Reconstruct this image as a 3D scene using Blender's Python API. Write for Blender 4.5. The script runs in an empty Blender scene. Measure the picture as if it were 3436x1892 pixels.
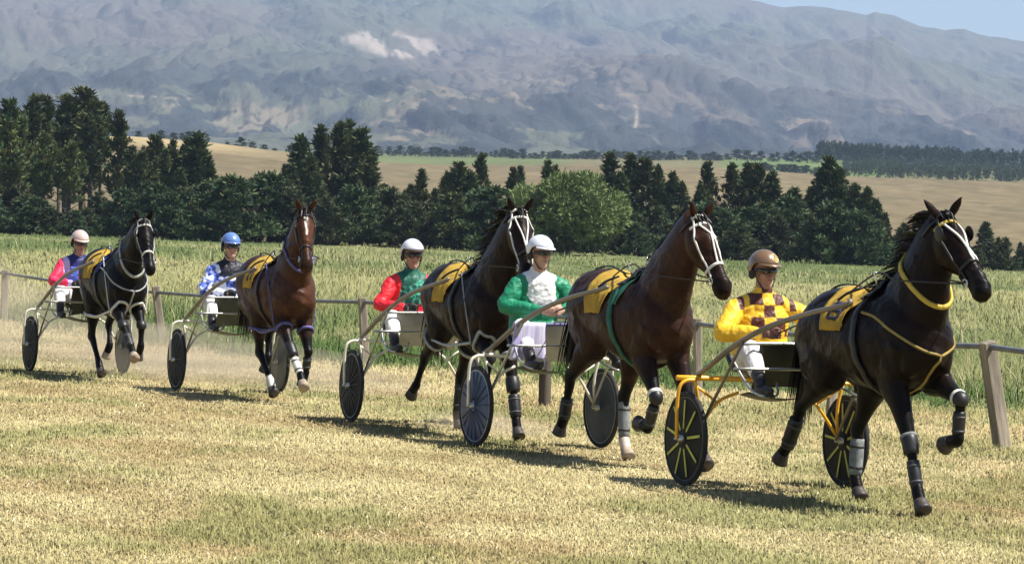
import bpy, bmesh, math, random
import numpy as np
from mathutils import Vector, Matrix
from mathutils.bvhtree import BVHTree
random.seed(7); rng = np.random.default_rng(7)
R = math.radians
scene = bpy.context.scene
COL = scene.collection

# ------------------------------------------------------------------ camera
F = 10140.0; CX, CY = 1718.0, 946.0          # focal length and centre in photo pixels (3436 wide)
RHO = R(2.2); PIT = math.atan((946-880)/F)
FW = np.array([0, math.cos(PIT), -math.sin(PIT)])
RT = np.array([math.cos(RHO), 0, math.sin(RHO)]); RT -= FW*RT.dot(FW); RT /= np.linalg.norm(RT)
UP = np.cross(RT, FW); CAM = np.array([0, 0, 1.6])
cd = bpy.data.cameras.new('camera'); cam = bpy.data.objects.new('camera', cd); COL.objects.link(cam)
cd.sensor_width = 36; cd.lens = F*36/3436; cd.clip_start = .5; cd.clip_end = 40000
cam.matrix_world = Matrix(((RT[0], UP[0], -FW[0], 0), (RT[1], UP[1], -FW[1], 0), (RT[2], UP[2], -FW[2], 1.6), (0, 0, 0, 1)))
scene.camera = cam
# ------------------------------------------------------------------ light
SUN_EL, SUN_AZ = 58, 103      # azimuth measured from +Y (view direction) towards +X (right)
w = bpy.data.worlds.new('World'); scene.world = w; w.use_nodes = True
nt = w.node_tree; bg = nt.nodes['Background']
sky = nt.nodes.new('ShaderNodeTexSky'); sky.sky_type = 'NISHITA'; sky.sun_disc = False
sky.sun_elevation = R(SUN_EL); sky.sun_rotation = R(SUN_AZ); sky.altitude = 300; sky.air_density = 1.0; sky.dust_density = 1.0; sky.ozone_density = 1.2
nt.links.new(sky.outputs[0], bg.inputs[0]); bg.inputs[1].default_value = .064
sl = bpy.data.lights.new('sun', 'SUN'); sl.energy = 5.0; sl.angle = R(.5); sl.color = (1, .955, .88)
so = bpy.data.objects.new('sun', sl); COL.objects.link(so)
sd = Vector((math.cos(R(SUN_EL))*math.sin(R(SUN_AZ)), math.cos(R(SUN_EL))*math.cos(R(SUN_AZ)), math.sin(R(SUN_EL))))
so.rotation_euler = sd.to_track_quat('Z', 'Y').to_euler()
scene.view_settings.view_transform = 'Standard'; scene.view_settings.look = 'None'
scene.view_settings.exposure = 1.0; scene.view_settings.gamma = 1
scene.cycles.max_bounces = 6; scene.cycles.diffuse_bounces = 3; scene.cycles.glossy_bounces = 2
scene.cycles.transparent_max_bounces = 6; scene.cycles.volume_bounces = 0; scene.cycles.use_denoising = True

# ------------------------------------------------------------------ helpers
def tag(o, label=None, cat=None, group=None, kind=None):
    if label: o['label'] = label
    if cat: o['category'] = cat
    if group: o['group'] = group
    if kind: o['kind'] = kind
    return o
def empty(name, parent=None):
    o = bpy.data.objects.new(name, None); COL.objects.link(o); o.parent = parent; o.empty_display_size = .2
    return o
def link_mesh(name, me, m, parent=None):
    o = bpy.data.objects.new(name, me); COL.objects.link(o); o.parent = parent
    if m is not None:
        me.materials.clear(); me.materials.append(m)
    return o
def np_mesh(name, V, Fc, smooth=True, col=None):
    """V Nx3, Fc list of arrays (each Mx3 or Mx4)"""
    me = bpy.data.meshes.new(name)
    V = np.asarray(V, np.float32)
    if not isinstance(Fc, list): Fc = [Fc]
    Fc = [np.asarray(f, np.int32) for f in Fc if len(f)]
    nl = sum(f.size for f in Fc); nf = sum(len(f) for f in Fc)
    me.vertices.add(len(V)); me.vertices.foreach_set('co', V.ravel())
    me.loops.add(nl); me.polygons.add(nf)
    me.loops.foreach_set('vertex_index', np.concatenate([f.ravel() for f in Fc]))
    tot = np.concatenate([np.full(len(f), f.shape[1], np.int32) for f in Fc])
    st = np.concatenate([[0], np.cumsum(tot)[:-1]]).astype(np.int32)
    me.polygons.foreach_set('loop_start', st); me.polygons.foreach_set('loop_total', tot)
    me.polygons.foreach_set('use_smooth', np.full(nf, smooth))
    if col is not None:
        a = me.color_attributes.new('col', 'FLOAT_COLOR', 'POINT')
        c = np.ones((len(V), 4), np.float32); c[:, :3] = col
        a.data.foreach_set('color', c.ravel())
    me.update(); me.validate()
    return me
class MB:
    def __init__(s): s.v = []; s.f = []; s.n = 0
    def add(s, V, Fc):
        V = np.asarray(V, float); s.v.append(V)
        for f in Fc: s.f.append([i+s.n for i in f])
        s.n += len(V); return s
    def tube(s, pts, ra, rb=None, lat=(0, 1, 0), seg=14, sub=4, round_=.6):
        P = np.array(pts, float); n = len(P)
        ra = np.full(n, ra, float) if np.isscalar(ra) else np.array(ra, float)
        rb = ra if rb is None else (np.full(n, rb, float) if np.isscalar(rb) else np.array(rb, float))
        D = np.column_stack([P, ra, rb])
        if n > 2 and sub > 1: D = cr(D, sub)
        P = D[:, :3]; ra = np.maximum(D[:, 3], 1e-4); rb = np.maximum(D[:, 4], 1e-4); n = len(P)
        T = np.gradient(P, axis=0); T /= np.linalg.norm(T, axis=1)[:, None]+1e-9
        lat = np.array(lat, float); th = np.linspace(0, 2*math.pi, seg, endpoint=False)
        V = []; prev = None
        for i in range(n):
            t = T[i]; a = lat-t*lat.dot(t)
            if np.linalg.norm(a) < .15: a = prev-t*prev.dot(t) if prev is not None else np.cross(t, [0.3, .1, 1])
            a /= np.linalg.norm(a); prev = a; b = np.cross(t, a)
            V.append(P[i]+np.outer(np.cos(th)*ra[i], a)+np.outer(np.sin(th)*rb[i], b))
        V = np.concatenate(V); Fc = []
        for i in range(n-1):
            for k in range(seg):
                k2 = (k+1) % seg
                Fc.append([i*seg+k, i*seg+k2, (i+1)*seg+k2, (i+1)*seg+k])
        m = len(V)
        V = np.vstack([V, P[0]-T[0]*min(ra[0], rb[0])*round_, P[-1]+T[-1]*min(ra[-1], rb[-1])*round_])
        for k in range(seg):
            k2 = (k+1) % seg
            Fc.append([m, k2, k]); Fc.append([m+1, (n-1)*seg+k, (n-1)*seg+k2])
        return s.add(V, Fc)
    def ell(s, c, r, rot=None, nu=16, nv=10):
        c = np.array(c, float); V = [[0, 0, 1]]
        for j in range(1, nv):
            ph = math.pi*j/nv
            for i in range(nu):
                th = 2*math.pi*i/nu; V.append([math.sin(ph)*math.cos(th), math.sin(ph)*math.sin(th), math.cos(ph)])
        V.append([0, 0, -1]); V = np.array(V)*np.array(r, float)
        if rot is not None: V = V@np.array(rot).T
        Fc = []
        for i in range(nu):
            i2 = (i+1) % nu; Fc.append([0, 1+i, 1+i2])
            for j in range(nv-2):
                a = 1+j*nu; Fc.append([a+i, a+nu+i, a+nu+i2, a+i2])
            a = 1+(nv-2)*nu; Fc.append([a+i, len(V)-1, a+i2])
        return s.add(V+c, Fc)
    def box(s, c, d, rot=None):
        V = np.array([[x, y, z] for x in (-.5, .5) for y in (-.5, .5) for z in (-.5, .5)])*np.array(d, float)
        if rot is not None: V = V@np.array(rot).T
        return s.add(V+np.array(c, float), [[0, 1, 3, 2], [4, 6, 7, 5], [0, 4, 5, 1], [2, 3, 7, 6], [0, 2, 6, 4], [1, 5, 7, 3]])
    def xform(s, Mx):
        for i, V in enumerate(s.v): s.v[i] = V@Mx[:3, :3].T+Mx[:3, 3]
        return s
    def mesh(s, name, smooth=True):
        me = bpy.data.meshes.new(name); me.from_pydata(np.concatenate(s.v).tolist(), [], s.f); me.update()
        for p in me.polygons: p.use_smooth = smooth
        return me
    def obj(s, name, m, parent=None, smooth=True): return link_mesh(name, s.mesh(name, smooth), m, parent)
    def remesh(s, name, vox, it=3, fac=.5):
        me = s.mesh(name+'_tmp'); o = bpy.data.objects.new('tmp', me); COL.objects.link(o)
        r = o.modifiers.new('r', 'REMESH'); r.mode = 'VOXEL'; r.voxel_size = vox; r.use_smooth_shade = True
        sm = o.modifiers.new('s', 'SMOOTH'); sm.factor = fac; sm.iterations = it
        dg = bpy.context.evaluated_depsgraph_get(); dg.update()
        out = bpy.data.meshes.new_from_object(o.evaluated_get(dg)); out.name = name
        bpy.data.objects.remove(o); bpy.data.meshes.remove(me)
        return out
def cr(D, sub):
    n = len(D); E = np.vstack([2*D[0]-D[1], D, 2*D[-1]-D[-2]]); out = []
    for i in range(n-1):
        p0, p1, p2, p3 = E[i:i+4]
        for k in range(sub):
            t = k/sub
            out.append(.5*((2*p1)+(-p0+p2)*t+(2*p0-5*p1+4*p2-p3)*t*t+(-p0+3*p1-3*p2+p3)*t**3))
    out.append(D[-1]); return np.array(out)
def coords(me):
    V = np.empty(len(me.vertices)*3, np.float32); me.vertices.foreach_get('co', V); return V.reshape(-1, 3)
def set_coords(me, V): me.vertices.foreach_set('co', V.astype(np.float32).ravel()); me.update()
def normals(me):
    V = np.empty(len(me.vertices)*3, np.float32); me.vertices.foreach_get('normal', V); return V.reshape(-1, 3)
def set_col(me, C):
    a = me.color_attributes.new('col', 'FLOAT_COLOR', 'POINT'); c = np.ones((len(me.vertices), 4), np.float32); c[:, :3] = C
    a.data.foreach_set('color', c.ravel())
def bvh_of(me):
    return BVHTree.FromPolygons([v.co.copy() for v in me.vertices], [tuple(p.vertices) for p in me.polygons])
def ss(a, b, x): t = np.clip((x-a)/(b-a), 0, 1); return t*t*(3-2*t)
# lattice value noise in numpy
_perm = rng.permutation(4096)
_val = rng.random(4096)
def vnoise(x, y, seed=0):
    xi = np.floor(x).astype(int); yi = np.floor(y).astype(int); fx = x-xi; fy = y-yi
    fx = fx*fx*(3-2*fx); fy = fy*fy*(3-2*fy)
    h = lambda a, b: _val[(_perm[(a+seed*131) & 4095]+b*57) & 4095]
    return (h(xi, yi)*(1-fx)+h(xi+1, yi)*fx)*(1-fy)+(h(xi, yi+1)*(1-fx)+h(xi+1, yi+1)*fx)*fy
def fbm(x, y, o=5, seed=0, ridged=False, gain=.5):
    s = 0; a = 1; t = 0
    for k in range(o):
        n = vnoise(x*2**k+k*17.3, y*2**k-k*9.1, seed+k)
        if ridged: n = 1-abs(2*n-1)
        s = s+a*n; t += a; a *= gain
    return s/t
def noise3(P, s, seed=0):
    return (vnoise(P[:, 0]*s+P[:, 2]*s*.7+seed*3.1, P[:, 1]*s-P[:, 2]*s*.6, seed)+vnoise(P[:, 2]*s+7.7, P[:, 0]*s*.8+P[:, 1]*s*.5, seed+5))-1
# ------------------------------------------------------------------ materials
def mat(name, c, rough=.7, spec=.4, c2=None, scale=8, metal=0, attr=False, bump=0, bscale=60, var=.25, coat=0, stretch=None, sheen=0, transl=0, detail=4, upn=False):
    m = bpy.data.materials.new(name); m.use_nodes = True; n = m.node_tree.nodes; L = m.node_tree.links
    b = n['Principled BSDF']; b.inputs['Roughness'].default_value = rough; b.inputs['Metallic'].default_value = metal
    b.inputs['Specular IOR Level'].default_value = spec; b.inputs['Coat Weight'].default_value = coat
    b.inputs['Sheen Weight'].default_value = sheen
    tc = n.new('ShaderNodeTexCoord'); mp = n.new('ShaderNodeMapping'); L.new(tc.outputs['Object'], mp.inputs[0])
    if stretch: mp.inputs['Scale'].default_value = stretch
    nz = n.new('ShaderNodeTexNoise'); nz.inputs['Scale'].default_value = scale; nz.inputs['Detail'].default_value = detail
    L.new(mp.outputs[0], nz.inputs['Vector'])
    if attr:
        at = n.new('ShaderNodeVertexColor'); at.layer_name = 'col'
        mr = n.new('ShaderNodeMapRange'); mr.inputs[1].default_value = .3; mr.inputs[2].default_value = .7
        mr.inputs[3].default_value = 1-var; mr.inputs[4].default_value = 1+var; L.new(nz.outputs[0], mr.inputs[0])
        mx = n.new('ShaderNodeVectorMath'); mx.operation = 'SCALE'
        L.new(at.outputs[0], mx.inputs[0]); L.new(mr.outputs[0], mx.inputs['Scale']); src = mx.outputs[0]
    else:
        rp = n.new('ShaderNodeValToRGB'); L.new(nz.outputs[0], rp.inputs[0])
        rp.color_ramp.elements[0].position = .35; rp.color_ramp.elements[1].position = .65
        c2 = c2 or tuple(min(1, x*(1+var)) for x in c)
        c1 = tuple(x*(1-var) for x in c) if c2 == tuple(min(1, x*(1+var)) for x in c) else c
        rp.color_ramp.elements[0].color = (*c1, 1); rp.color_ramp.elements[1].color = (*c2, 1); src = rp.outputs[0]
    L.new(src, b.inputs['Base Color'])
    if bump:
        nb = n.new('ShaderNodeTexNoise'); nb.inputs['Scale'].default_value = bscale; nb.inputs['Detail'].default_value = 5
        L.new(mp.outputs[0], nb.inputs['Vector'])
        bp = n.new('ShaderNodeBump'); bp.inputs['Strength'].default_value = bump; bp.inputs['Distance'].default_value = .02
        L.new(nb.outputs[0], bp.inputs['Height']); L.new(bp.outputs[0], b.inputs['Normal'])
    if upn:
        ge = n.new('ShaderNodeNewGeometry'); v1 = n.new('ShaderNodeVectorMath'); v1.operation = 'SCALE'; v1.inputs['Scale'].default_value = .35; L.new(ge.outputs['Normal'], v1.inputs[0])
        v2 = n.new('ShaderNodeVectorMath'); v2.operation = 'ADD'; L.new(v1.outputs[0], v2.inputs[0]); v2.inputs[1].default_value = (0, 0, 1)
        v3 = n.new('ShaderNodeVectorMath'); v3.operation = 'NORMALIZE'; L.new(v2.outputs[0], v3.inputs[0]); L.new(v3.outputs[0], b.inputs['Normal'])
    if transl:
        tr = n.new('ShaderNodeBsdfTranslucent'); L.new(src, tr.inputs[0]); ms = n.new('ShaderNodeMixShader'); ms.inputs[0].default_value = transl
        L.new(b.outputs[0], ms.inputs[1]); L.new(tr.outputs[0], ms.inputs[2]); L.new(ms.outputs[0], n['Material Output'].inputs[0])
    return m
def lin(r, g, b): return tuple(((x/255+.055)/1.055)**2.4 if x > 10 else x/255/12.92 for x in (r, g, b))
# ------------------------------------------------------------------ terrain
def vh(u): return 880+.0384*(u-1718)
def gz(x, y):
    x = np.asarray(x, float); y = np.asarray(y, float)
    z = 2.9*np.clip((y-55)/225, 0, 1.4)
    z = z+ss(60, 120, y)*(fbm(x*.02, y*.02, 3, 3)-.5)*.8
    return z
def fence_y(x): return np.interp(x, [-40, -22, -11, -10, -5.9, -2.2, 1.3, 3.5, 4.7, 6, 8, 12], [110, 78, 60, 58, 51, 44.5, 37.5, 33, 28.7, 24, 17, 5])
def tall_y(x): return np.interp(x, [-40, -10, -5, -1.5, 1, 5.5, 9, 40], [110, 60, 50, 44.5, 42.5, 37.5, 34, 20])
def patch(x, y):   # 0 = straw, 1 = green, on the mown track
    g = fbm(x*.75+3, y*.50, 5, 11, gain=.62)
    return ss(.44, .64, g)
def track_col(x, y, jit):
    g = patch(x, y)[:, None]; s = fbm(x*1.4, y*.9, 3, 21)[:, None]
    straw = np.array([.38, .31, .145])*(1-s)+np.array([.66, .565, .29])*s
    o = ss(.52, .70, fbm(x*.7-9, y*.45, 5, 31, gain=.6))[:, None]
    straw = straw*(1-.5*o)+np.array([.36, .245, .11])*.5*o
    ac = x*.85+y*.52; al = y*.85-x*.52; wn = ss(.50, .66, fbm(ac*1.9+2, al*.16, 4, 37, gain=.6))[:, None]*.45
    straw = straw*(1-wn)+np.array([.33, .235, .11])*wn
    green = np.array([.20, .22, .075])
    return (straw*(1-g*.66)+green*g*.66)*jit
def tall_col(x, y, jit):
    g = fbm(x*.10+5, y*.035, 4, 41)[:, None]; k = ss(.36, .60, g+.5*(fbm(x*.9, y*.25, 3, 44)[:, None]-.5))
    a = np.array([.100, .138, .045]); b = np.array([.285, .275, .125])
    band = (ss(60, 78, y)-ss(120, 150, y)*.9)[:, None]
    k = np.clip(k*(.5+.2*band)+.45*band, 0, 1)
    return (a*(1-k)+b*k)*jit
def ground_material():
    m = bpy.data.materials.new('mown_turf'); m.use_nodes = True; n = m.node_tree.nodes; L = m.node_tree.links
    b = n['Principled BSDF']; b.inputs['Roughness'].default_value = .95; b.inputs['Specular IOR Level'].default_value = .1
    at = n.new('ShaderNodeVertexColor'); at.layer_name = 'col'
    tc = n.new('ShaderNodeTexCoord'); nz = n.new('ShaderNodeTexNoise'); nz.inputs['Scale'].default_value = 14; nz.inputs['Detail'].default_value = 8; nz.inputs['Roughness'].default_value = .7
    L.new(tc.outputs['Object'], nz.inputs['Vector'])
    mr = n.new('ShaderNodeMapRange'); mr.inputs[1].default_value = .3; mr.inputs[2].default_value = .7; mr.inputs[3].default_value = .55; mr.inputs[4].default_value = 1.25
    L.new(nz.outputs[0], mr.inputs[0]); mx = n.new('ShaderNodeVectorMath'); mx.operation = 'SCALE'; L.new(at.outputs[0], mx.inputs[0]); L.new(mr.outputs[0], mx.inputs['Scale'])
    L.new(mx.outputs[0], b.inputs['Base Color'])
    bp = n.new('ShaderNodeBump'); bp.inputs['Strength'].default_value = .9; bp.inputs['Distance'].default_value = .04; L.new(nz.outputs[0], bp.inputs['Height']); L.new(bp.outputs[0], b.inputs['Normal'])
    return m
def grid_faces(nx, ny):
    i, j = np.meshgrid(np.arange(nx-1), np.arange(ny-1), indexing='ij'); a = (i*ny+j).ravel()
    return np.column_stack([a, a+ny, a+ny+1, a+1])
# ground sheet: fine in view, coarse around
xs = np.concatenate([-np.geomspace(12, 400, 30)[::-1], np.linspace(-11.9, 11.9, 200), np.geomspace(12, 400, 30)])
ys = np.concatenate([-np.geomspace(5, 300, 12)[::-1], [0, 6, 10], np.linspace(12, 60, 260), np.geomspace(60.5, 330, 90)])
X, Y = np.meshgrid(xs, ys, indexing='ij'); Xf, Yf = X.ravel(), Y.ravel()
cT = track_col(Xf, Yf, np.ones((len(Xf), 1)))*.72; cG = tall_col(Xf, Yf, np.ones((len(Xf), 1)))*.8
k = ss(-.8, .8, Yf-tall_y(Xf)+(fbm(Xf*.8, Yf*.3, 3, 5)-.5)*5)[:, None]
gcol = cT*(1-k)+cG*k
ground = link_mesh('ground', np_mesh('ground', np.column_stack([Xf, Yf, gz(Xf, Yf)]), grid_faces(len(xs), len(ys)), col=gcol), ground_material())
tag(ground, kind='structure', label='mown straw coloured grass track running into a tall green paddock')

m_grass = mat('straw_blades', (.4, .35, .2), rough=.8, spec=.2, attr=True, var=.12, transl=.12, upn=True)
def blades(N, xr, sel, zmin, zmax, h, wd, colf, lean, flat=0, seed=1, pw=1.6, jt=.25):
    r = np.random.default_rng(seed)
    t = r.random(N); y = (zmin**(1-pw)+t*(zmax**(1-pw)-zmin**(1-pw)))**(1/(1-pw))
    x = (r.random(N)*2-1)*xr*(y*.19)
    k = sel(x, y, r); x, y = x[k], y[k]; N = len(x)
    z = gz(x, y); az = r.random(N)*2*math.pi; sc = r.uniform(.55, 1.25, N)
    hh = h(x, y)*sc; ww = wd(y)
    ln = r.uniform(lean[0], lean[1], N)
    d = np.column_stack([np.cos(az), np.sin(az)]); fa = az+r.uniform(.6, 2.5, N); pr = np.column_stack([np.cos(fa), np.sin(fa)])*ww[:, None]*.5
    base = np.column_stack([x, y, z])
    up = np.cos(ln)*hh; out = np.sin(ln)*hh
    V = np.empty((N, 5, 3), np.float32)
    V[:, 0] = base; V[:, 0, :2] -= pr; V[:, 1] = base; V[:, 1, :2] += pr
    mid = base.copy(); mid[:, :2] += d*out[:, None]*.4; mid[:, 2] += up*.6
    V[:, 2] = mid; V[:, 2, :2] += pr*.75; V[:, 3] = mid; V[:, 3, :2] -= pr*.75
    tip = base.copy(); tip[:, :2] += d*out[:, None]; tip[:, 2] += up
    V[:, 4] = tip
    V[:, :2, 2] -= .01
    b = np.arange(N)*5
    q = np.column_stack([b, b+1, b+2, b+3]); tr = np.column_stack([b+3, b+2, b+4])
    c = colf(x, y, r.uniform(1-jt, 1+jt, (N, 1)))
    c = np.repeat(c, 5, axis=0)
    return V.reshape(-1, 3), q, tr, c
def add_blades(name, label, args):
    Vs, Q, T, C, n = [], [], [], [], 0
    for a in args:
        V, q, t, c = blades(**a); Vs.append(V); Q.append(q+n); T.append(t+n); C.append(c); n += len(V)
    o = link_mesh(name, np_mesh(name, np.concatenate(Vs), [np.concatenate(Q), np.concatenate(T)], smooth=False, col=np.concatenate(C)), m_grass)
    tag(o, label=label, kind='stuff', cat='grass'); return o
bound = lambda x, y: (y-tall_y(x)+(fbm(x*.8, y*.3, 3, 5)-.5)*5)
short_h = lambda x, y: .018+.024*patch(x, y)+.03*ss(-9, 0, y-fence_y(x))+.0006*y
add_blades('short_grass', 'short mown dry grass of the racing track', [
    dict(N=330000, xr=1.15, sel=lambda x, y, r: bound(x, y) < 0, zmin=14.5, zmax=62, h=short_h, wd=lambda y: .0022+.00022*y, colf=lambda x, y, j: track_col(x, y, j)*1.02, lean=(.3, 1.35), seed=3, pw=1.9),
    # loose hay combed flat near the fence
    dict(N=60000, xr=1.15, sel=lambda x, y, r: (bound(x, y) < .5) & (y-fence_y(x) > -7) & (fbm(x*.9, y*.5, 3, 77) > .45), zmin=24, zmax=60, h=lambda x, y: .08+.0*x, wd=lambda y: .004+.0002*y,
         colf=lambda x, y, j: np.array([.50, .38, .21])*j, lean=(1.0, 1.5), seed=4, pw=1.5),
    # pale clippings lying loose, and scuffed darker thatch
    dict(N=16000, xr=1.15, sel=lambda x, y, r: (bound(x, y) < 0) & (r.random(len(x)) < .25+ss(.45, .65, fbm(x*1.3, y*.8, 3, 79))), zmin=14.5, zmax=55, h=lambda x, y: .07+.0*x, wd=lambda y: .003+.00022*y,
         colf=lambda x, y, j: np.array([.74, .67, .44])*j, lean=(1.15, 1.5), seed=14, pw=1.9),
    dict(N=30000, xr=1.15, sel=lambda x, y, r: (bound(x, y) < 0) & (fbm(x*1.1+4, y*.7, 5, 83, gain=.65) > .58), zmin=14.5, zmax=55, h=lambda x, y: .045+.0*x, wd=lambda y: .004+.00025*y,
         colf=lambda x, y, j: np.array([.20, .165, .075])*j, lean=(.8, 1.4), seed=15, pw=1.9)])
def tall_h(x, y):
    n = fbm(x*.5, y*.12, 3, 51); return (.10+.62*ss(.42, .78, n)*(.5+.9*fbm(x*1.7, y*.5, 2, 57)))*ss(-.5, 8, bound(x, y))*(1-.45*ss(60, 90, y))+.08
add_blades('tall_grass', 'tall green and straw grass of the paddock behind the fence', [
    dict(N=230000, xr=1.2, sel=lambda x, y, r: bound(x, y) > -.3, zmin=34, zmax=285, h=tall_h, wd=lambda y: .004+.00028*y, colf=lambda x, y, j: tall_col(x, y, j)*1.1, lean=(.3, 1.3), jt=.10, seed=5, pw=1.75),
    dict(N=11000, xr=1.2, sel=lambda x, y, r: (bound(x, y) > .5) & (fbm(x*.3, y*.1, 3, 61) > .5), zmin=36, zmax=200, h=lambda x, y: tall_h(x, y)*1.35, wd=lambda y: .003+.00022*y, colf=lambda x, y, j: np.array([.42, .37, .21])*j, lean=(.1, .9), jt=.15, seed=6, pw=1.6),
    dict(N=85000, xr=1.2, sel=lambda x, y, r: (bound(x, y) > -2.0) & (bound(x, y) < 9) & (fbm(x*.55+8, y*.25, 4, 63, gain=.6) > .53), zmin=30, zmax=75, h=lambda x, y: .12+.30*fbm(x*2, y, 2, 64), wd=lambda y: .008+.0003*y, colf=lambda x, y, j: np.array([.075, .125, .032])*j, lean=(.2, 1.2), seed=8, pw=1.6)])

# ---- downs behind the tree belt, fitted as a hillside surface
def hill(name, ulist, ydist, vfun, col, m, extra=None):
    U = np.asarray(ulist, float); Yd = np.asarray(ydist, float)
    UU, YY = np.meshgrid(U, Yd, indexing='ij'); u, y = UU.ravel(), YY.ravel()
    x = (u-CX)/F*y; z = 1.6+(vh(u)-vfun(u, y))/F*y
    if extra is not None: z = z+extra(x, y, u)
    if name == 'mountains': z = np.where(y < Y1, np.minimum(z, 1.6+(vh(u)-Sk(u)-5)/F*y), z)
    V = np.column_stack([x, y, z])
    return link_mesh(name, np_mesh(name, V, grid_faces(len(U), len(Yd)), col=col(x, y, z, u)), m), V
UL = np.concatenate([np.linspace(-5200, -200, 60), np.linspace(-180, 3600, 420), np.linspace(3620, 9000, 60)])
Bc = lambda u: np.interp(u, [-5000, -200, 430, 700, 960, 1250, 1500, 1900, 2400, 2840, 3436, 9000], [380, 440, 458, 478, 512, 545, 555, 553, 562, 592, 612, 640])
Gc = lambda u: np.interp(u, [-5000, 0, 960, 1250, 1900, 2450, 2700, 2950, 3436, 9000], [380, 452, 508, 515, 524, 529, 533, 548, 568, 640])
def vdown(u, y):
    b = Bc(u); lo = vh(u)-34
    f = np.interp(y, [262, 450, 650, 900], [0, .45, .8, 1.0])
    v = lo+(b-lo)*f
    v = np.where(y > 900, np.interp(y, [900, 1050], [0, 1])*10+b, v)
    t = np.clip((y-1050)/450, 0, 1); v = np.where(y > 1050, (b+10)*(1-t)+Gc(u)*t, v)
    return np.where(y > 1500, Gc(u)+(y-1500)/1100*14, v)
def col_down(x, y, z, u):
    brown = np.array([.122, .096, .052]); tan = np.array([.178, .142, .078]); green = np.array([.085, .13, .04])
    s = fbm(x*.02, y*.008, 5, 71)[:, None]; s2 = fbm(x*.25, y*.06, 4, 72, gain=.65)[:, None]
    c = brown*(1-s*.7)+tan*s*.7; c = c*(.66+.68*s2); sc_ = (ss(.62, .70, fbm(x*.12, y*.03, 4, 75, gain=.6))*.45)[:, None]; c = c*(1-sc_)+np.array([.09, .085, .045])*sc_
    hi = (ss(700, 880, y)*ss(1100, 500, u))[:, None]*.7; c = c*(1-hi)+np.array([.38, .295, .15])*hi
    gm = np.interp(u, [800, 960, 1850, 1950, 2380, 2440, 2950, 3050], [0, .75, .75, .2, .3, 1, 1, .3])
    g = (ss(1080, 1180, y)*gm)[:, None]*(.75+.25*s2); c = c*(1-g)+green*(.8+.5*s)*g
    return c
m_down = mat('dry_hillside', (.3, .22, .12), rough=.95, spec=.1, attr=True, scale=.25, var=.22, bump=.0, detail=8)
YD = np.concatenate([np.linspace(262, 900, 90), np.linspace(915, 1500, 50), np.linspace(1530, 2700, 20)])
hills, _ = hill('hills', UL, YD, vdown, col_down, m_down, extra=lambda x, y, u: (fbm(x*.01, y*.01, 4, 81)-.5)*3.0*ss(300, 600, y)*ss(930, 800, y))
tag(hills, kind='structure', label='dry brown rolling downs with a green strip behind the trees')
# ---- mountain range
Sk = lambda u: np.interp(u, [-5200, -2500, 0, 1200, 2000, 2300, 2495, 2596, 2711, 2805, 2873, 2900, 2967, 3055, 3136, 3203, 3284, 3436, 4200, 6000, 9000],
                         [-300, -420, -260, -170, -80, -25, 3, 24, 26, 37, 51, 40, 54, 88, 101, 98, 125, 141, 250, 200, 300])
Y0, Y1 = 2700.0, 7600.0
def vmount(u, y):
    s = np.clip((y-Y0)/(Y1-Y0), 0, 1); f = np.interp(s, [0, .06, .22, .34, .6, 1], [0, .10, .36, .46, .72, 1.0])
    v = (Gc(u)+14)*(1-f)+Sk(u)*f
    return np.where(y > Y1, Sk(u)+(y-Y1)/2000*160, v)
def mrelief(x, y, u):
    s = np.clip((y-Y0)/(Y1-Y0), 0, 1); env = ss(0, .10, s)*(1-ss(.86, 1.0, s))
    wx = x+260*(fbm(x*.0012, y*.0012, 3, 90)-.5); 
    r = fbm(wx*.0016+1.3+y*.0003, y*.0007, 5, 91, ridged=True, gain=.52)-.55
    r2 = fbm(wx*.0050+y*.0007, y*.0011, 5, 95, ridged=True, gain=.55)-.5; r3 = fbm(wx*.021+y*.004, y*.007, 4, 99, ridged=True)-.5
    lowf = 1+.8*(1-ss(.25, .5, s))
    return env*(-r*125*(.5+.5*s)-r2*78*(.7+.3*lowf)-r3*9*lowf)+(fbm(x*.02, y*.02, 3, 97)-.5)*9*ss(0, .1, s)
def col_mount(x, y, z, u):
    s = np.clip((y-Y0)/(Y1-Y0), 0, 1)
    q = z+y*.02; n1 = fbm(x*.0035, q*.006, 6, 101); n2 = fbm(x*.009+q*.003, q*.016, 6, 105, gain=.62); n3 = fbm(x*.035, q*.05, 5, 109, gain=.7)
    base = np.array([.092, .080, .064]); gr = np.array([.078, .084, .058]); dk = np.array([.026, .032, .034]); tan = np.array([.20, .16, .11])
    a = ss(.35, .68, n1)[:, None]; c = base*(1-a)+gr*a
    c = c*(.80+.40*n3[:, None])
    lowm = (1-ss(.20, .46, s+.25*(n1-.5)))
    d = ss(.505, .53, n2+.07*lowm)*lowm*.85; d2 = ss(.665, .68, n2)*.5*(1-lowm); d = np.maximum(d, d2)[:, None]
    t = (ss(.60, .635, fbm(x*.010+40, q*.022, 5, 113, gain=.62))*lowm*.5)[:, None]; c = c*(1-t)+tan*t
    c = c*(1-d)+dk*d
    # scree scar high on the face
    v = vh(u)-(z-1.6)/y*F; qq = ((u-1270)/170)**2+((v-140+.12*(u-1270)*-1)/58)**2
    sc = (ss(1.2, .5, qq+1.1*(fbm(x*.012-z*.012, z*.014, 4, 117)-.42)*2.0)*.62)[:, None]*ss(.50, .60, fbm(x*.02+z*.02, z*.016-x*.006, 5, 118, gain=.65))[:, None]
    c = c*(1-sc)+np.array([.36, .30, .25])*sc
    rd = (np.exp(-((v-(322+.055*(u-430)))/2.2)**2)*((u > 400) & (u < 830)))[:, None]*.7
    rd2 = (np.exp(-((u-(2105+10*np.sin((v-350)/30)))/6.0)**2)*ss(345, 360, v)*ss(445, 425, v))[:, None]*.8
    rd = np.maximum(rd, rd2)
    return c*(1-rd)+np.array([.30, .25, .18])*rd
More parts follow.
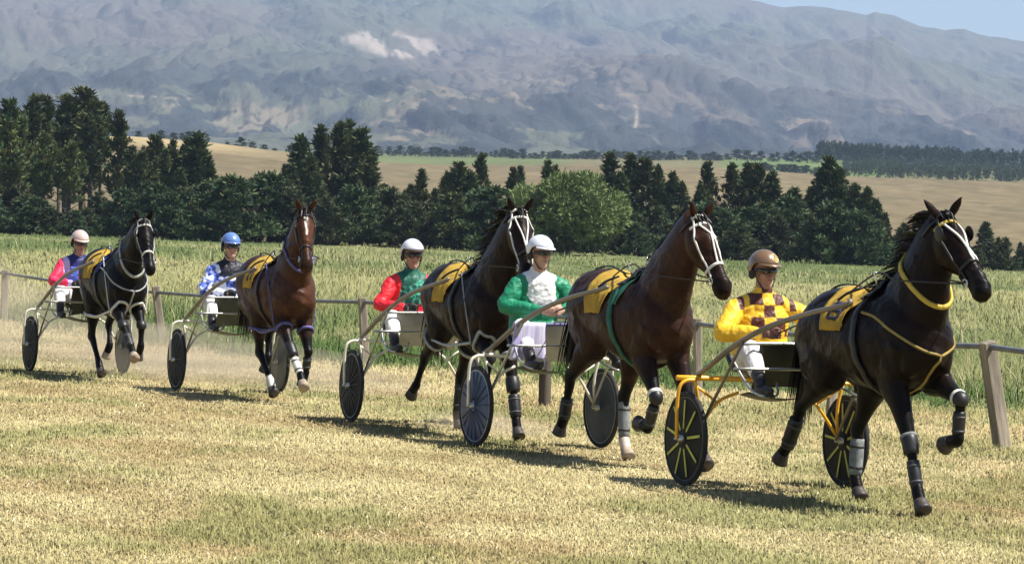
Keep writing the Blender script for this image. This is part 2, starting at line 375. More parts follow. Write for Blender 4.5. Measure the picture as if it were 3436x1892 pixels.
def mount_material():
    m = bpy.data.materials.new('mountain_tussock'); m.use_nodes = True; n = m.node_tree.nodes; L = m.node_tree.links
    b = n['Principled BSDF']; b.inputs['Roughness'].default_value = 1; b.inputs['Specular IOR Level'].default_value = .03
    at = n.new('ShaderNodeVertexColor'); at.layer_name = 'col'; tc = n.new('ShaderNodeTexCoord')
    def noise(sc, det, rough, st=(1, .35, 1)):
        mp = n.new('ShaderNodeMapping'); mp.inputs['Scale'].default_value = st; L.new(tc.outputs['Object'], mp.inputs[0])
        q = n.new('ShaderNodeTexNoise'); q.inputs['Scale'].default_value = sc; q.inputs['Detail'].default_value = det; q.inputs['Roughness'].default_value = rough; L.new(mp.outputs[0], q.inputs['Vector']); return q
    def rng_(src, a, b_, c, d):
        r = n.new('ShaderNodeMapRange'); r.inputs[1].default_value = a; r.inputs[2].default_value = b_; r.inputs[3].default_value = c; r.inputs[4].default_value = d; L.new(src, r.inputs[0]); return r.outputs[0]
    g = noise(.03, 8, .7); v = rng_(g.outputs[0], .3, .7, .86, 1.14)
    s1 = n.new('ShaderNodeVectorMath'); s1.operation = 'SCALE'; L.new(at.outputs[0], s1.inputs[0]); L.new(v, s1.inputs['Scale'])
    sc = noise(.010, 9, .68); sp = n.new('ShaderNodeSeparateXYZ'); L.new(tc.outputs['Object'], sp.inputs[0])
    low = rng_(sp.outputs[2], 130, 420, .13, -.02); ad = n.new('ShaderNodeMath'); ad.operation = 'ADD'; L.new(sc.outputs[0], ad.inputs[0]); L.new(low, ad.inputs[1])
    f = rng_(ad.outputs[0], .625, .645, 0, .8)
    mx = n.new('ShaderNodeMix'); mx.data_type = 'RGBA'; L.new(f, mx.inputs[0]); L.new(s1.outputs[0], mx.inputs[6]); mx.inputs[7].default_value = (.020, .026, .026, 1)
    L.new(mx.outputs[2], b.inputs['Base Color'])
    h = noise(.0075, 8, .6, (1, .45, .6)); bp = n.new('ShaderNodeBump'); bp.inputs['Strength'].default_value = .6; bp.inputs['Distance'].default_value = 50
    L.new(h.outputs[0], bp.inputs['Height']); L.new(bp.outputs[0], b.inputs['Normal'])
    return m
m_mount = mount_material()
UM = np.concatenate([np.linspace(-5200, -200, 90), np.linspace(-190, 3600, 760), np.linspace(3620, 9000, 90)])
YM = np.concatenate([np.linspace(Y0-150, Y1, 330), np.linspace(Y1+60, 9600, 16)])
mount, _ = hill('mountains', UM, YM, vmount, col_mount, m_mount, extra=mrelief)
tag(mount, kind='structure', label='hazy blue grey mountain range filling the background')
# ---- air
hz = MB().box((0, 4300, 510), (17000, 10900, 1030)).obj('haze', None, smooth=False)
mh = bpy.data.materials.new('air'); mh.use_nodes = True; nn = mh.node_tree.nodes; nn.remove(nn['Principled BSDF'])
pv = nn.new('ShaderNodeVolumePrincipled'); pv.inputs['Color'].default_value = (.54, .70, 1, 1); pv.inputs['Density'].default_value = .95e-4; pv.inputs['Anisotropy'].default_value = .0
mh.node_tree.links.new(pv.outputs[0], nn['Material Output'].inputs['Volume']); hz.data.materials.append(mh)
tag(hz, kind='stuff', label='pale blue summer haze in the air over the valley')
hz.display_type = 'WIRE'

# dust kicked up behind the rear sulkies
def dust(name, blobs, dens, label):
    m = MB()
    for c, r_ in blobs: m.ell(c, r_, nu=24, nv=14)
    o = link_mesh(name, m.remesh(name, .12, it=4), None); md = bpy.data.materials.new(name); md.use_nodes = True; q = md.node_tree.nodes; q.remove(q['Principled BSDF'])
    p_ = q.new('ShaderNodeVolumePrincipled'); p_.inputs['Color'].default_value = (.88, .74, .56, 1); p_.inputs['Density'].default_value = dens
    md.node_tree.links.new(p_.outputs[0], q['Material Output'].inputs['Volume']); o.data.materials.append(md); tag(o, label, 'dust', kind='stuff')
dust('dust_cloud', [((-7.6, 43, .35), (2.6, 3.4, .75)), ((-6.2, 41, .22), (2.2, 3, .45)), ((-9.2, 45, .6), (2.2, 3, 1.15)), ((-4.3, 38.0, .12), (1.5, 2.2, .26)), ((-8.4, 41, .35), (1.8, 2.4, .6))], .08, 'pale dust hanging low behind the rearmost sulky')
dust('dust_cloud', [((-3.1, 37.5, .14), (1.6, 2.2, .34)), ((-2.0, 35.8, .08), (1.2, 1.8, .2)), ((-4.4, 39.5, .2), (1.3, 2, .45))], .13, 'thin dust trailing over the track behind the bay horse')
dust('dust_cloud', [((.1, 27.9, .05), (.55, .6, .13)), ((-.35, 28.6, .05), (.6, .6, .16))], .35, 'small puff of dust at the planted hoof of the middle horse')
# ------------------------------------------------------------------ trees
m_pine = mat('pine_needles', (.05, .08, .03), rough=.75, spec=.25, attr=True, scale=.5, var=.3, transl=.12)
m_bark = mat('bark', (.09, .07, .055), rough=.95, scale=4, var=.35, bump=.6, bscale=12)
def burst(C, D, S, r, per, wid=.115, spread=.7):
    """needle bursts at centres C along D with size S"""
    N = len(C); c = np.repeat(C, per, 0); d = np.repeat(D, per, 0); s = np.repeat(S, per)
    a = d+r.normal(0, spread, (N*per, 3)); a /= np.linalg.norm(a, axis=1)[:, None]
    b = np.cross(a, r.normal(0, 1, (N*per, 3))); b /= np.linalg.norm(b, axis=1)[:, None]+1e-9
    s = s*r.uniform(.6, 1.2, N*per); o = c+r.normal(0, .12, (N*per, 3))*s[:, None]
    V = np.stack([o-b*(s*wid)[:, None], o+a*(s*.55)[:, None]+b*(s*wid*1.1)[:, None], o+a*s[:, None], o+a*(s*.5)[:, None]-b*(s*wid*1.1)[:, None]], 1).reshape(-1, 3)
    q = np.arange(N*per*4).reshape(-1, 4)
    return V, q
def make_crown(H, Rr, kind, r, n=230, low=.25, clump=.75, base=(.034, .058, .022), per=9):
    """whorled conifer crown: branches with upswept needle bursts"""
    C, D, S, B = [], [], [], []
    for i in range(n):
        f = low+(1-low)*r.random()**.85; f = min(f, .995)
        if kind == 'pine':
            prof = (1-f)**1.05*(.5+.75*r.random())+.05; rise = .6
        elif kind == 'open':
            prof = (.35+.65*math.sin(math.pi*min(1, (f-low)/(1-low)*.75+.12)))*(.45+.75*r.random())*(1-f)**.65; rise = .8
        else:
            prof = (1-f)**.7*(.6+.6*r.random())+.06; rise = .12
        az = r.random()*2*math.pi; L = Rr*prof
        dirn = np.array([math.cos(az), math.sin(az), rise+.25*r.random()])
        st = np.array([0, 0, f*H-L*rise*.6])
        k = max(2, int(L/clump*2.3))
        for j in range(k):
            t = (j+1)/k
            if t < .25: continue
            p = st+dirn*L*t+np.array([0, 0, L*.25*t*t*rise])+r.normal(0, .12*clump, 3)
            C.append(p); D.append(dirn*.7+np.array([0, 0, .6])); S.append(clump*(.8+.6*r.random())); B.append(.75+.5*r.random())
    # leader
    for lx_, ly_, top in ((0, 0, 1.0), (r.normal(0, .5), r.normal(0, .5), .945), (r.normal(0, .7), r.normal(0, .7), .90), (r.normal(0, .9), r.normal(0, .9), .84), (r.normal(0, 1.1), r.normal(0, 1.1), .78)):
        for j in range(12 if H > 8 else 4):
            C.append([lx_, ly_, H*(top-.013*j)-.02*H]); D.append([r.normal(0, .25), r.normal(0, .25), 1.2]); S.append(clump*(.45+.06*j)); B.append(1.0)
    C, D, S, B = map(np.array, (C, D, S, B)); V, q = burst(C, D, S, r, per)
    hue = r.normal(0, .12, len(C)); col = np.array(base)[None]*B[:, None]*np.stack([1+hue*1.6, 1+hue*.6, 1+0*hue], 1)
    return V, q, np.repeat(np.repeat(col, per, 0), 4, 0)
def make_trunk(H, r0, r, branches=14, low=.15, br=.3, Rr=2.5):
    m = MB(); n = 7; pts = [[.02*H*math.sin(i*1.3)*.4, .02*H*math.cos(i*1.7)*.3, H*i/(n-1)*.93-.15] for i in range(n)]
    m.tube(pts, [r0*(1-.85*i/(n-1)) for i in range(n)], seg=8, sub=2)
    for b in range(branches):
        f = low+(.85-low)*r.random(); az = r.random()*6.28; L = Rr*(1-f)**.6*.8; z = f*H
        m.tube([[0, 0, z], [math.cos(az)*L*.5, math.sin(az)*L*.5, z+L*.12], [math.cos(az)*L, math.sin(az)*L, z+L*.42]], [r0*.3, r0*.2, r0*.06], seg=5, sub=1)
    return m
protos = {}
def proto(kind, H, Rr, **kw):
    seed = kw.pop('seed'); r = np.random.default_rng(seed)
    V, q, c = make_crown(H, Rr, kw.pop('shape'), r, **kw)
    cm = np_mesh(kind+'_crown', V, q, smooth=False, col=c); cm.materials.append(m_pine)
    tm = make_trunk(H, H*.017+.05, r, low=kw.get('low', .25)*.6, Rr=Rr).mesh(kind+'_trunk'); tm.materials.append(m_bark)
    protos[kind] = (cm, tm, H)
proto('pine0', 13, 2.2, shape='pine', seed=1, low=.18, n=85, clump=.62, per=19, base=(.066, .088, .028))
proto('pine1', 13, 3.0, shape='pine', seed=2, low=.06, n=125, clump=.62, per=19, base=(.060, .082, .030))
proto('pine2', 13, 1.9, shape='open', seed=3, low=.42, n=52, clump=.6, per=19, base=(.074, .092, .032))
proto('pine3', 13, 2.1, shape='open', seed=4, low=.32, n=66, clump=.6, per=19, base=(.060, .078, .028))
proto('pine4', 13, 2.2, shape='open', seed=5, low=.35, n=66, clump=.6, per=19, base=(.11, .135, .045))
proto('low0', 6.5, 3.0, shape='bushy', seed=6, low=.02, n=62, clump=.55, per=13, base=(.066, .084, .034))
proto('low1', 6.5, 3.6, shape='bushy', seed=7, low=.02, n=68, clump=.55, per=13, base=(.052, .084, .034))
proto('low2', 6.5, 2.6, shape='pine', seed=8, low=.03, n=90, clump=.5, per=12, base=(.066, .080, .038))
proto('tiny0', 4, 1.1, shape='pine', seed=9, low=.06, n=36, clump=.8, per=5, base=(.035, .058, .025))
proto('tiny1', 4, .9, shape='bushy', seed=10, low=.05, n=30, clump=.8, per=5, base=(.045, .065, .025))
def wpos(u, y): return (u-CX)/F*y
def place_tree(kind, name, x, y, z, H, sx=1.0, label=None, group=None, cat='tree'):
    cm, tm, H0 = protos[kind]; t = empty(name); s = H/H0
    t.location = (x, y, z); t.scale = (s*sx, s*sx, s); t.rotation_euler[2] = random.random()*6.28
    for nm, me in (('crown', cm), ('trunk', tm)):
        o = bpy.data.objects.new(nm, me); COL.objects.link(o); o.parent = t
    tag(t, label, cat, group); return t
def tree_px(kind, name, u, vtop, y, sx=1.0, **kw):
    x = wpos(u, y); z = float(gz(x, y)) if y < 262 else 1.6+(vh(u)-(vh(u)-34))/F*y-.3
    top = 1.6+(vh(u)-vtop)/F*y
    # roll shifts the top sideways a little: keep the top on its column
    x -= (top-1.6)*math.tan(RHO)*.9
    return place_tree(kind, name, x, y, z-.2, top-z+.2, sx*random.uniform(.95, 1.4), **kw)
S_ = 1/.7497
def nth(n): return str(n)+({1: 'st', 2: 'nd', 3: 'rd'}.get(n % 10, 'th') if n % 100 not in (11, 12, 13) else 'th')
ordn = ['first', 'second', 'third', 'fourth', 'fifth', 'sixth', 'seventh', 'eighth', 'ninth', 'tenth', 'eleventh', 'twelfth', 'thirteenth', 'fourteenth', 'fifteenth', 'sixteenth', 'seventeenth', 'eighteenth', 'nineteenth', 'twentieth',
        'twenty-first', 'twenty-second', 'twenty-third', 'twenty-fourth', 'twenty-fifth', 'twenty-sixth', 'twenty-seventh', 'twenty-eighth', 'twenty-ninth', 'thirtieth', 'thirty-first', 'thirty-second', 'thirty-third', 'thirty-fourth', 'thirty-fifth', 'thirty-sixth', 'thirty-seventh', 'thirty-eighth', 'thirty-ninth', 'fortieth']
tall = [  # (u, vtop) in the 2576-wide view, kind, distance, width factor
    (-30, 262, 0, 262, 1), (21, 257, 0, 266, 1.0), (82, 254, 3, 270, 1.05), (112, 254, 3, 275, 1.0), (50, 300, 4, 250, .9), (150, 285, 2, 278, .9), (167, 254, 3, 268, 1), (209, 236, 3, 272, 1), (230, 266, 2, 264, .9), (256, 269, 2, 270, .9), (297, 292, 3, 262, 1),
    (14, 306, 4, 246, 1), (112, 341, 4, 244, 1), (175, 362, 4, 243, 1.05), (330, 375, 2, 262, 1), (352, 390, 3, 255, 1), (387, 350, 3, 262, 1.0), (412, 380, 0, 262, 1), (430, 360, 2, 268, .8), (468, 358, 3, 266, 1), (492, 344, 1, 262, .95), (520, 400, 1, 256, 1), (450, 430, 1, 250, 1),
    (757, 352, 1, 262, .95), (806, 329, 3, 268, 1.0), (852, 320, 3, 264, 1), (875, 316, 3, 270, 1), (905, 334, 3, 262, 1.05), (930, 400, 2, 258, 1), (780, 400, 1, 255, .9), (730, 420, 1, 252, .9),
    (964, 468, 0, 262, 1.2), (1000, 500, 1, 250, 1), (1034, 468, 0, 262, 1), (1058, 430, 0, 258, .9), (1090, 480, 1, 252, 1), (1125, 440, 1, 262, .9), (1153, 412, 0, 256, 1.15), (1208, 397, 3, 262, .95), (1180, 440, 1, 250, 1.1), (1289, 430, 3, 262, .8), (1306, 423, 0, 268, .8), (1376, 409, 0, 264, .85), (1397, 423, 2, 270, .7), (1449, 447, 2, 275, .5), (1474, 440, 2, 275, .5),
    (1533, 395, 3, 262, .9), (1585, 398, 3, 266, 1), (1620, 409, 3, 262, 1.05), (1655, 425, 1, 258, .9), (1690, 440, 1, 255, .9), (1714, 465, 1, 252, .9), (1560, 440, 1, 252, 1),
    (1777, 416, 3, 262, .85), (1840, 421, 3, 258, .8), (1878, 416, 0, 262, .95), (1905, 420, 3, 258, .9), (1938, 440, 1, 256, .9), (1760, 470, 1, 252, 1), (1993, 480, 1, 250, 1.25), (2040, 480, 1, 256, 1.1), (2084, 404, 3, 256, 1.2), (2065, 430, 1, 262, 1.1), (2110, 430, 1, 250, 1.1), (2150, 470, 1, 248, 1.1), (2182, 479, 1, 246, 1.1), (2203, 507, 1, 244, 1.1), (2225, 540, 1, 242, 1),
    (2273, 566, 1, 262, 1), (2300, 580, 1, 258, 1), (2479, 563, 1, 262, 1.05), (2510, 600, 1, 258, 1), (2566, 612, 1, 260, 1.1), (2420, 610, 1, 262, 1)]
for i, (u, v, k, y, sx) in enumerate(sorted(tall)):
    kk = 'pine%d' % k
    zone = ('in the left belt' if u < 320 else 'right of the left belt' if u < 600 else 'in the clump behind the bay horse' if u < 950
            else 'behind the red-sleeved driver' if u < 1250 else 'behind the round willow' if u < 1500 else 'right of the willow' if u < 1730 else 'above the gold-helmeted driver' if u < 1960 else 'left of the lead horse' if u < 2240 else 'beyond the lead horse')
    look = {0: 'slender dark green pine', 1: 'full dark green conifer', 2: 'open topped bare-trunked pine', 3: 'ragged dark pine', 4: 'lighter olive green pine'}[k]
    tree_px(kk, 'pine_tree', u*S_, v*S_, y, sx*1.1, label='%s %s, %s from the left' % (look, zone, ordn[i] if i < 40 else nth(i+1)), group='pines of the tree belt')
lows = []
u = -40
k = 0
while u < 2600:
    top = np.interp(u, [0, 150, 320, 420, 579, 642, 700, 800, 950, 1100, 1250, 1400, 1600, 1700, 1800, 1950, 2100, 2220, 2250, 2330, 2430, 2600],
                    [500, 520, 500, 470, 450, 445, 470, 500, 500, 520, 500, 530, 560, 560, 540, 520, 530, 580, 585, 590, 620, 630])
    if not (2300 < u < 2440): lows.append((u, top+random.uniform(-34, 34), random.choice((0, 1, 1, 0, 2)), 240+random.uniform(-6, 6)))
    u += random.uniform(24, 40); k += 1
for i, (u, v, k, y) in enumerate(lows):
    tree_px('low%d' % k, 'conifer_shrub', u*S_, v*S_, y, 1.15, cat='tree', group='low conifers along the edge of the paddock',
            label='low bushy %s conifer on the paddock edge, %s from the left' % (('dark green', 'blue green', 'olive')[k], ordn[i] if i < 40 else nth(i+1)))
# willow: round crown of many leafy lobes
def willow():
    r = np.random.default_rng(33); y = 228.; t = empty('willow_tree'); cx = wpos(1418*S_, y); gzv = float(gz(cx, y))
    s = y/F*S_  # metres per 2576-px
    C, D, S, B = [], [], [], []
    lobes = []
    for i in range(75):
        az = r.random()*2*math.pi; el = r.uniform(-.25, 1.0); el = math.asin(min(1, max(-.3, el)))
        d = np.array([math.cos(az)*math.cos(el), math.sin(az)*math.cos(el), math.sin(el)])
        c = d*np.array([126*s, 110*s, 88*s])+np.array([0, 0, 90*s]); c[2] += 5*s*math.cos(c[0]/(40*s)); lobes.append((c*(.86+.2*r.random()), (20+24*r.random())*s, d))
    for c, rad, d in lobes:
        n = 60; q = r.normal(0, 1, (n, 3)); q /= np.linalg.norm(q, axis=1)[:, None]; q = q[(q@d > -.5)]
        b = .8+.4*r.random()
        for v in q:
            C.append(c+v*rad*(.8+.3*r.random())); D.append(v*.6+np.array([0, 0, .35])+d*.3); S.append(.45); B.append(b*(.85+.3*r.random()))
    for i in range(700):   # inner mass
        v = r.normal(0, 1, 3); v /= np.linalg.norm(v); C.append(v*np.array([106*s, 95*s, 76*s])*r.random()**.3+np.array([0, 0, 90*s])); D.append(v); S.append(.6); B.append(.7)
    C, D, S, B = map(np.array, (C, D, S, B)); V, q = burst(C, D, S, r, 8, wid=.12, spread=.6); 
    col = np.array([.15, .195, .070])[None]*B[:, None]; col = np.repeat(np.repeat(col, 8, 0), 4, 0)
    V[:, 2] = np.maximum(V[:, 2], .4)
    t.location = (cx, y, gzv)
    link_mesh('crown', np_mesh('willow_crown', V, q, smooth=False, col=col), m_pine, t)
    m = MB(); m.tube([[0, 0, -.2], [.1, 0, 1.2], [0, .1, 2.5]], [.55, .42, .35], seg=10)
    for a in range(7):
        az = a*.9; m.tube([[0, 0, 1.6], [math.cos(az)*1.5, math.sin(az)*1.2, 3], [math.cos(az)*3, math.sin(az)*2.2, 4.4]], [.25, .16, .06], seg=6)
    m.obj('trunk', m_bark, t)
    tag(t, 'broad rounded light green willow standing before the dark pines', 'tree')
willow()
# little pines in rows on the green strip, and the plantation on the right
def small_row(u0, u1, step, y, h, group, label, jit=.3, kinds=('tiny0', 'tiny1'), line=None, name='young_pine'):
    u = u0; n = 0
    while u < u1:
        yy = y*(1+random.uniform(-.01, .01)); x = wpos(u, yy); z = 1.6+(vh(u)-float(vdown(np.array([u]), np.array([yy]))[0]))/F*yy
        if line: z += 0
        if random.random() < .86:
            place_tree(random.choice(kinds), name, x, yy, z-.3, h*random.uniform(.6, 1.35), random.uniform(1.6, 2.6), label=label, group=group)
        u += step*random.uniform(1-jit, 1+jit*1.5); n += 1
small_row(850*S_/1.0, 935*S_, 11, 1250, 3.6, 'young pines on the downs behind the tall clump', 'young pine in the thin row behind the tall pine clump')
small_row(935*S_, 1260*S_, 13, 1420, 3.4, 'young pines in the row over the brown hill', 'young pine in the row along the green strip over the brown hill')
small_row(1270*S_, 1800*S_, 10, 1380, 3.3, 'young pines in the row behind the willow', 'young pine in the long row on the skyline of the downs behind the willow')
small_row(1800*S_, 2045*S_, 26, 1400, 4.0, 'scattered pines left of the plantation', 'small pine standing scattered on the green strip left of the plantation')
small_row(1900*S_, 2130*S_, 11, 1120, 2.6, 'young pines below the bright green field', 'young pine on the lower edge of the bright green field', line=1)
small_row(335*S_, 560*S_, 34, 905, 2.0, 'bushes on the golden crest', 'small dark bush dotted along the golden crest of the downs', name='bush')
small_row(560*S_, 725*S_, 40, 1000, 2.4, 'small pines right of the golden crest', 'tiny dark pine on the crest between the two pine clumps')
def plantation():
    r = np.random.default_rng(5); Vs, Q, Cc, n = [], [], [], 0
    def put(N, ur, yr, h, base, name_seed):
        nonlocal n
        for i in range(N):
            u = r.uniform(*ur)*S_; y = r.uniform(*yr); x = wpos(u, y); z = 1.6+(vh(u)-float(vdown(np.array([u]), np.array([y]))[0]))/F*y
            V, q, c = make_crown(1.0*h*r.uniform(.8, 1.2), h*.2, 'pine', r, n=14, low=.1, clump=h*.16, per=5, base=base)
            Vs.append(V+np.array([x, y, z-.3])); Q.append(q+n); Cc.append(c); n += len(V)
    put(330, (2045, 2760), (1400, 1490), 8.2, (.032, .055, .026), 1)
    put(760, (2110, 2820), (1075, 1390), 4.2, (.05, .075, .035), 2)
    o = link_mesh('plantation_wood', np_mesh('plantation_wood', np.concatenate(Vs), np.concatenate(Q), smooth=False, col=np.concatenate(Cc)), m_pine)
    tag(o, 'far dark pine plantation on the rise at the right', 'wood', kind='stuff')
plantation()
# ------------------------------------------------------------------ fence
m_wood = mat('weathered_wood', (.26, .22, .17), rough=.9, scale=9, var=.35, bump=.5, bscale=30, stretch=(1, 1, .15))
m_dkwood = mat('dark_wood', (.075, .06, .045), rough=.9, scale=9, var=.35, bump=.5, bscale=30, stretch=(1, 1, .15))
m_rail = mat('grey_rail', (.17, .175, .175), rough=.6, metal=.3, var=.2, scale=5)
fence = empty('running_rail'); tag(fence, 'grey running rail on leaning weathered posts behind the track', 'fence')
posts = [(2538, 28.7, -.225, .15, 0), (2103, 33, .0, .10, 0), (1767, 37.3, -.05, .10, 0), (928, 44.5, -.09, .12, 0), (415, 51, -.16, .13, 0), (15, 60, -.02, .13, 0), (-420, 72, 0, .12, 0)]
tops = []
for (u, y, lean, wd, dk) in posts:
    u *= S_; x = wpos(u, y); z = float(gz(x, y)); h = {28.7: 1.05, 51: .98}.get(y, 1.0)
    m = MB(); m.box((0, 0, h/2-.1), (wd, wd*.75, h+.2)); me_o = m.obj('post', m_wood, fence, smooth=False)
    me_o.location = (x, y, z); me_o.rotation_euler = (0, lean, .5 if y == 28.7 else .3)
    bm = me_o.modifiers.new('b', 'BEVEL'); bm.width = .012
    tops.append((x+math.sin(lean)*h*.92, y, z+h*.93-(.05 if y == 51 else 0)))
    if dk:
        m = MB(); m.tube([[0, 0, -.1], [0, 0, 1.1]], .036, seg=8, sub=1); o = m.obj('steel_stake', m_dkwood, fence); o.location = (x-.13, y-.05, z); o.rotation_euler = (0, lean+.02, 0)
ext = (tops[0][0]+1.2, tops[0][1]-4.5, tops[0][2]-.0)
rp = [ext]+tops
m = MB()
for a, b in zip(rp[:-1], rp[1:]):
    mid = [(a[i]+b[i])/2 for i in range(3)]; mid[2] -= .035
    m.tube([a, mid, b], .028, seg=8, sub=3)
m.obj('rail', m_rail, fence)
lone = MB().tube([[0, 0, -.1], [-.01, 0, .45], [-.03, 0, .95]], [.075, .07, .066], seg=10).obj('fence_post', m_dkwood)
lx = wpos(1382*S_, 34); lone.location = (lx, 34, 0); tag(lone, 'dark round wooden post standing behind the white-helmeted driver', 'post')
# ------------------------------------------------------------------ horses
def coat_mat(name, rough=.38, spec=.09):
    m = mat(name, (.05, .03, .02), rough=rough, spec=spec, attr=True, scale=26, var=.10, bump=.15, bscale=70)
    return m
m_coat = coat_mat('horse_coat'); m_hair = mat('horse_hair', (.012, .01, .009), rough=.5, spec=.35, var=.4, scale=30)
m_hoof = mat('hoof_horn', (.05, .04, .035), rough=.5, var=.3, scale=20)
m_hoofp = mat('pale_hoof', (.34, .27, .2), rough=.6, var=.25, scale=20)
m_black = mat('black_leather', (.014, .013, .013), rough=.45, spec=.4, var=.3, scale=20)
m_eye = mat('eye_gloss', (.006, .004, .003), rough=.08, spec=.8, var=.1)
m_white = mat('white_strap', (.62, .60, .55), rough=.6, var=.12, scale=20)
m_yell = mat('yellow_strap', (.50, .36, .05), rough=.6, var=.15, scale=20)
m_cloth = mat('yellow_saddlecloth', (.40, .25, .030), rough=.8, var=.22, scale=12, bump=.35, bscale=26)
m_num = mat('dark_number', (.02, .02, .05), rough=.8, var=.2)
m_green = mat('green_webbing', (.012, .09, .055), rough=.6, var=.25, scale=20)
m_blue = mat('blue_webbing', (.02, .04, .22), rough=.6, var=.25, scale=20)
m_purple = mat('purple_strap', (.09, .08, .22), rough=.55, var=.25, scale=20)
m_greystrap = mat('grey_strap', (.34, .35, .34), rough=.5, var=.2, scale=20)
m_boot = mat('grey_bandage', (.20, .21, .21), rough=.8, var=.25, scale=18)
m_greydk = mat('dark_grey_strap', (.055, .055, .058), rough=.5, var=.3)
m_gold = mat('gold_webbing', (.30, .21, .05), rough=.6, var=.2)
m_rein = mat('rein_leather', (.03, .025, .02), rough=.6, var=.3)
m_chrome = mat('chrome_fitting', (.7, .7, .68), rough=.2, metal=.9, var=.05)

HEAD = [(-.07, -.015, .045, .055), (-.02, -.025, .068, .08), (.05, -.045, .088, .108), (.13, -.062, .097, .13), (.20, -.066, .094, .134), (.27, -.062, .080, .120), (.34, -.052, .064, .097),
        (.42, -.045, .053, .077), (.49, -.045, .056, .074), (.55, -.048, .062, .076), (.60, -.055, .058, .068), (.635, -.063, .042, .048)]
def ribbon(bvh, pts, width, thick=.006, off=.005, sub=5, closed=False, snap=True):
    P = np.array(pts, float)
    if closed: P = np.vstack([P, P[:1]])
    P = cr(P, sub) if len(P) > 2 else np.array([P[0]+(P[1]-P[0])*t for t in np.linspace(0, 1, 8)])
    Q, N = [], []
    for p in P:
        if snap:
            loc, nor, _, _ = bvh.find_nearest(Vector(p)); Q.append(np.array(loc)); N.append(np.array(nor))
        else: Q.append(p); N.append(np.array([0, 0, 1.]))
    Q, N = np.array(Q), np.array(N)
    for _ in range(2):
        N[1:-1] = (N[:-2]+N[1:-1]*2+N[2:])/4; N /= np.linalg.norm(N, axis=1)[:, None]+1e-9
    if snap:
        for _ in range(7):
            if closed: Q[1:-1] = (Q[:-2]+Q[1:-1]*2+Q[2:])/4; Q[0] = Q[-1] = (Q[1]+Q[-2])/2*.5+Q[0]*.5
            else: Q[1:-1] = (Q[:-2]+Q[1:-1]*2+Q[2:])/4
        for j in range(len(Q)):
            loc, nor, _, _ = bvh.find_nearest(Vector(Q[j])); d_ = (Q[j]-np.array(loc))@np.array(nor)
            if d_ < 0: Q[j] = np.array(loc)
            N[j] = N[j]*.5+np.array(nor)*.5; N[j] /= np.linalg.norm(N[j])+1e-9
    T = np.gradient(Q, axis=0); T /= np.linalg.norm(T, axis=1)[:, None]+1e-9
    W = np.cross(N, T); W /= np.linalg.norm(W, axis=1)[:, None]+1e-9
    V = []
    for q, n, w_ in zip(Q, N, W):
        lo = q+n*(off-.004); hi = q+n*(off+thick)
        V += [lo-w_*width/2, hi-w_*width/2*.9, hi+w_*width/2*.9, lo+w_*width/2]
    Fc = []
    for i in range(len(Q)-1):
        a = i*4; b = a+4
        for k in range(4): k2 = (k+1) % 4; Fc.append([a+k, b+k, b+k2, a+k2])
    Fc += [[0, 1, 2, 3], [len(V)-1, len(V)-2, len(V)-3, len(V)-4]]
    return np.array(V), Fc
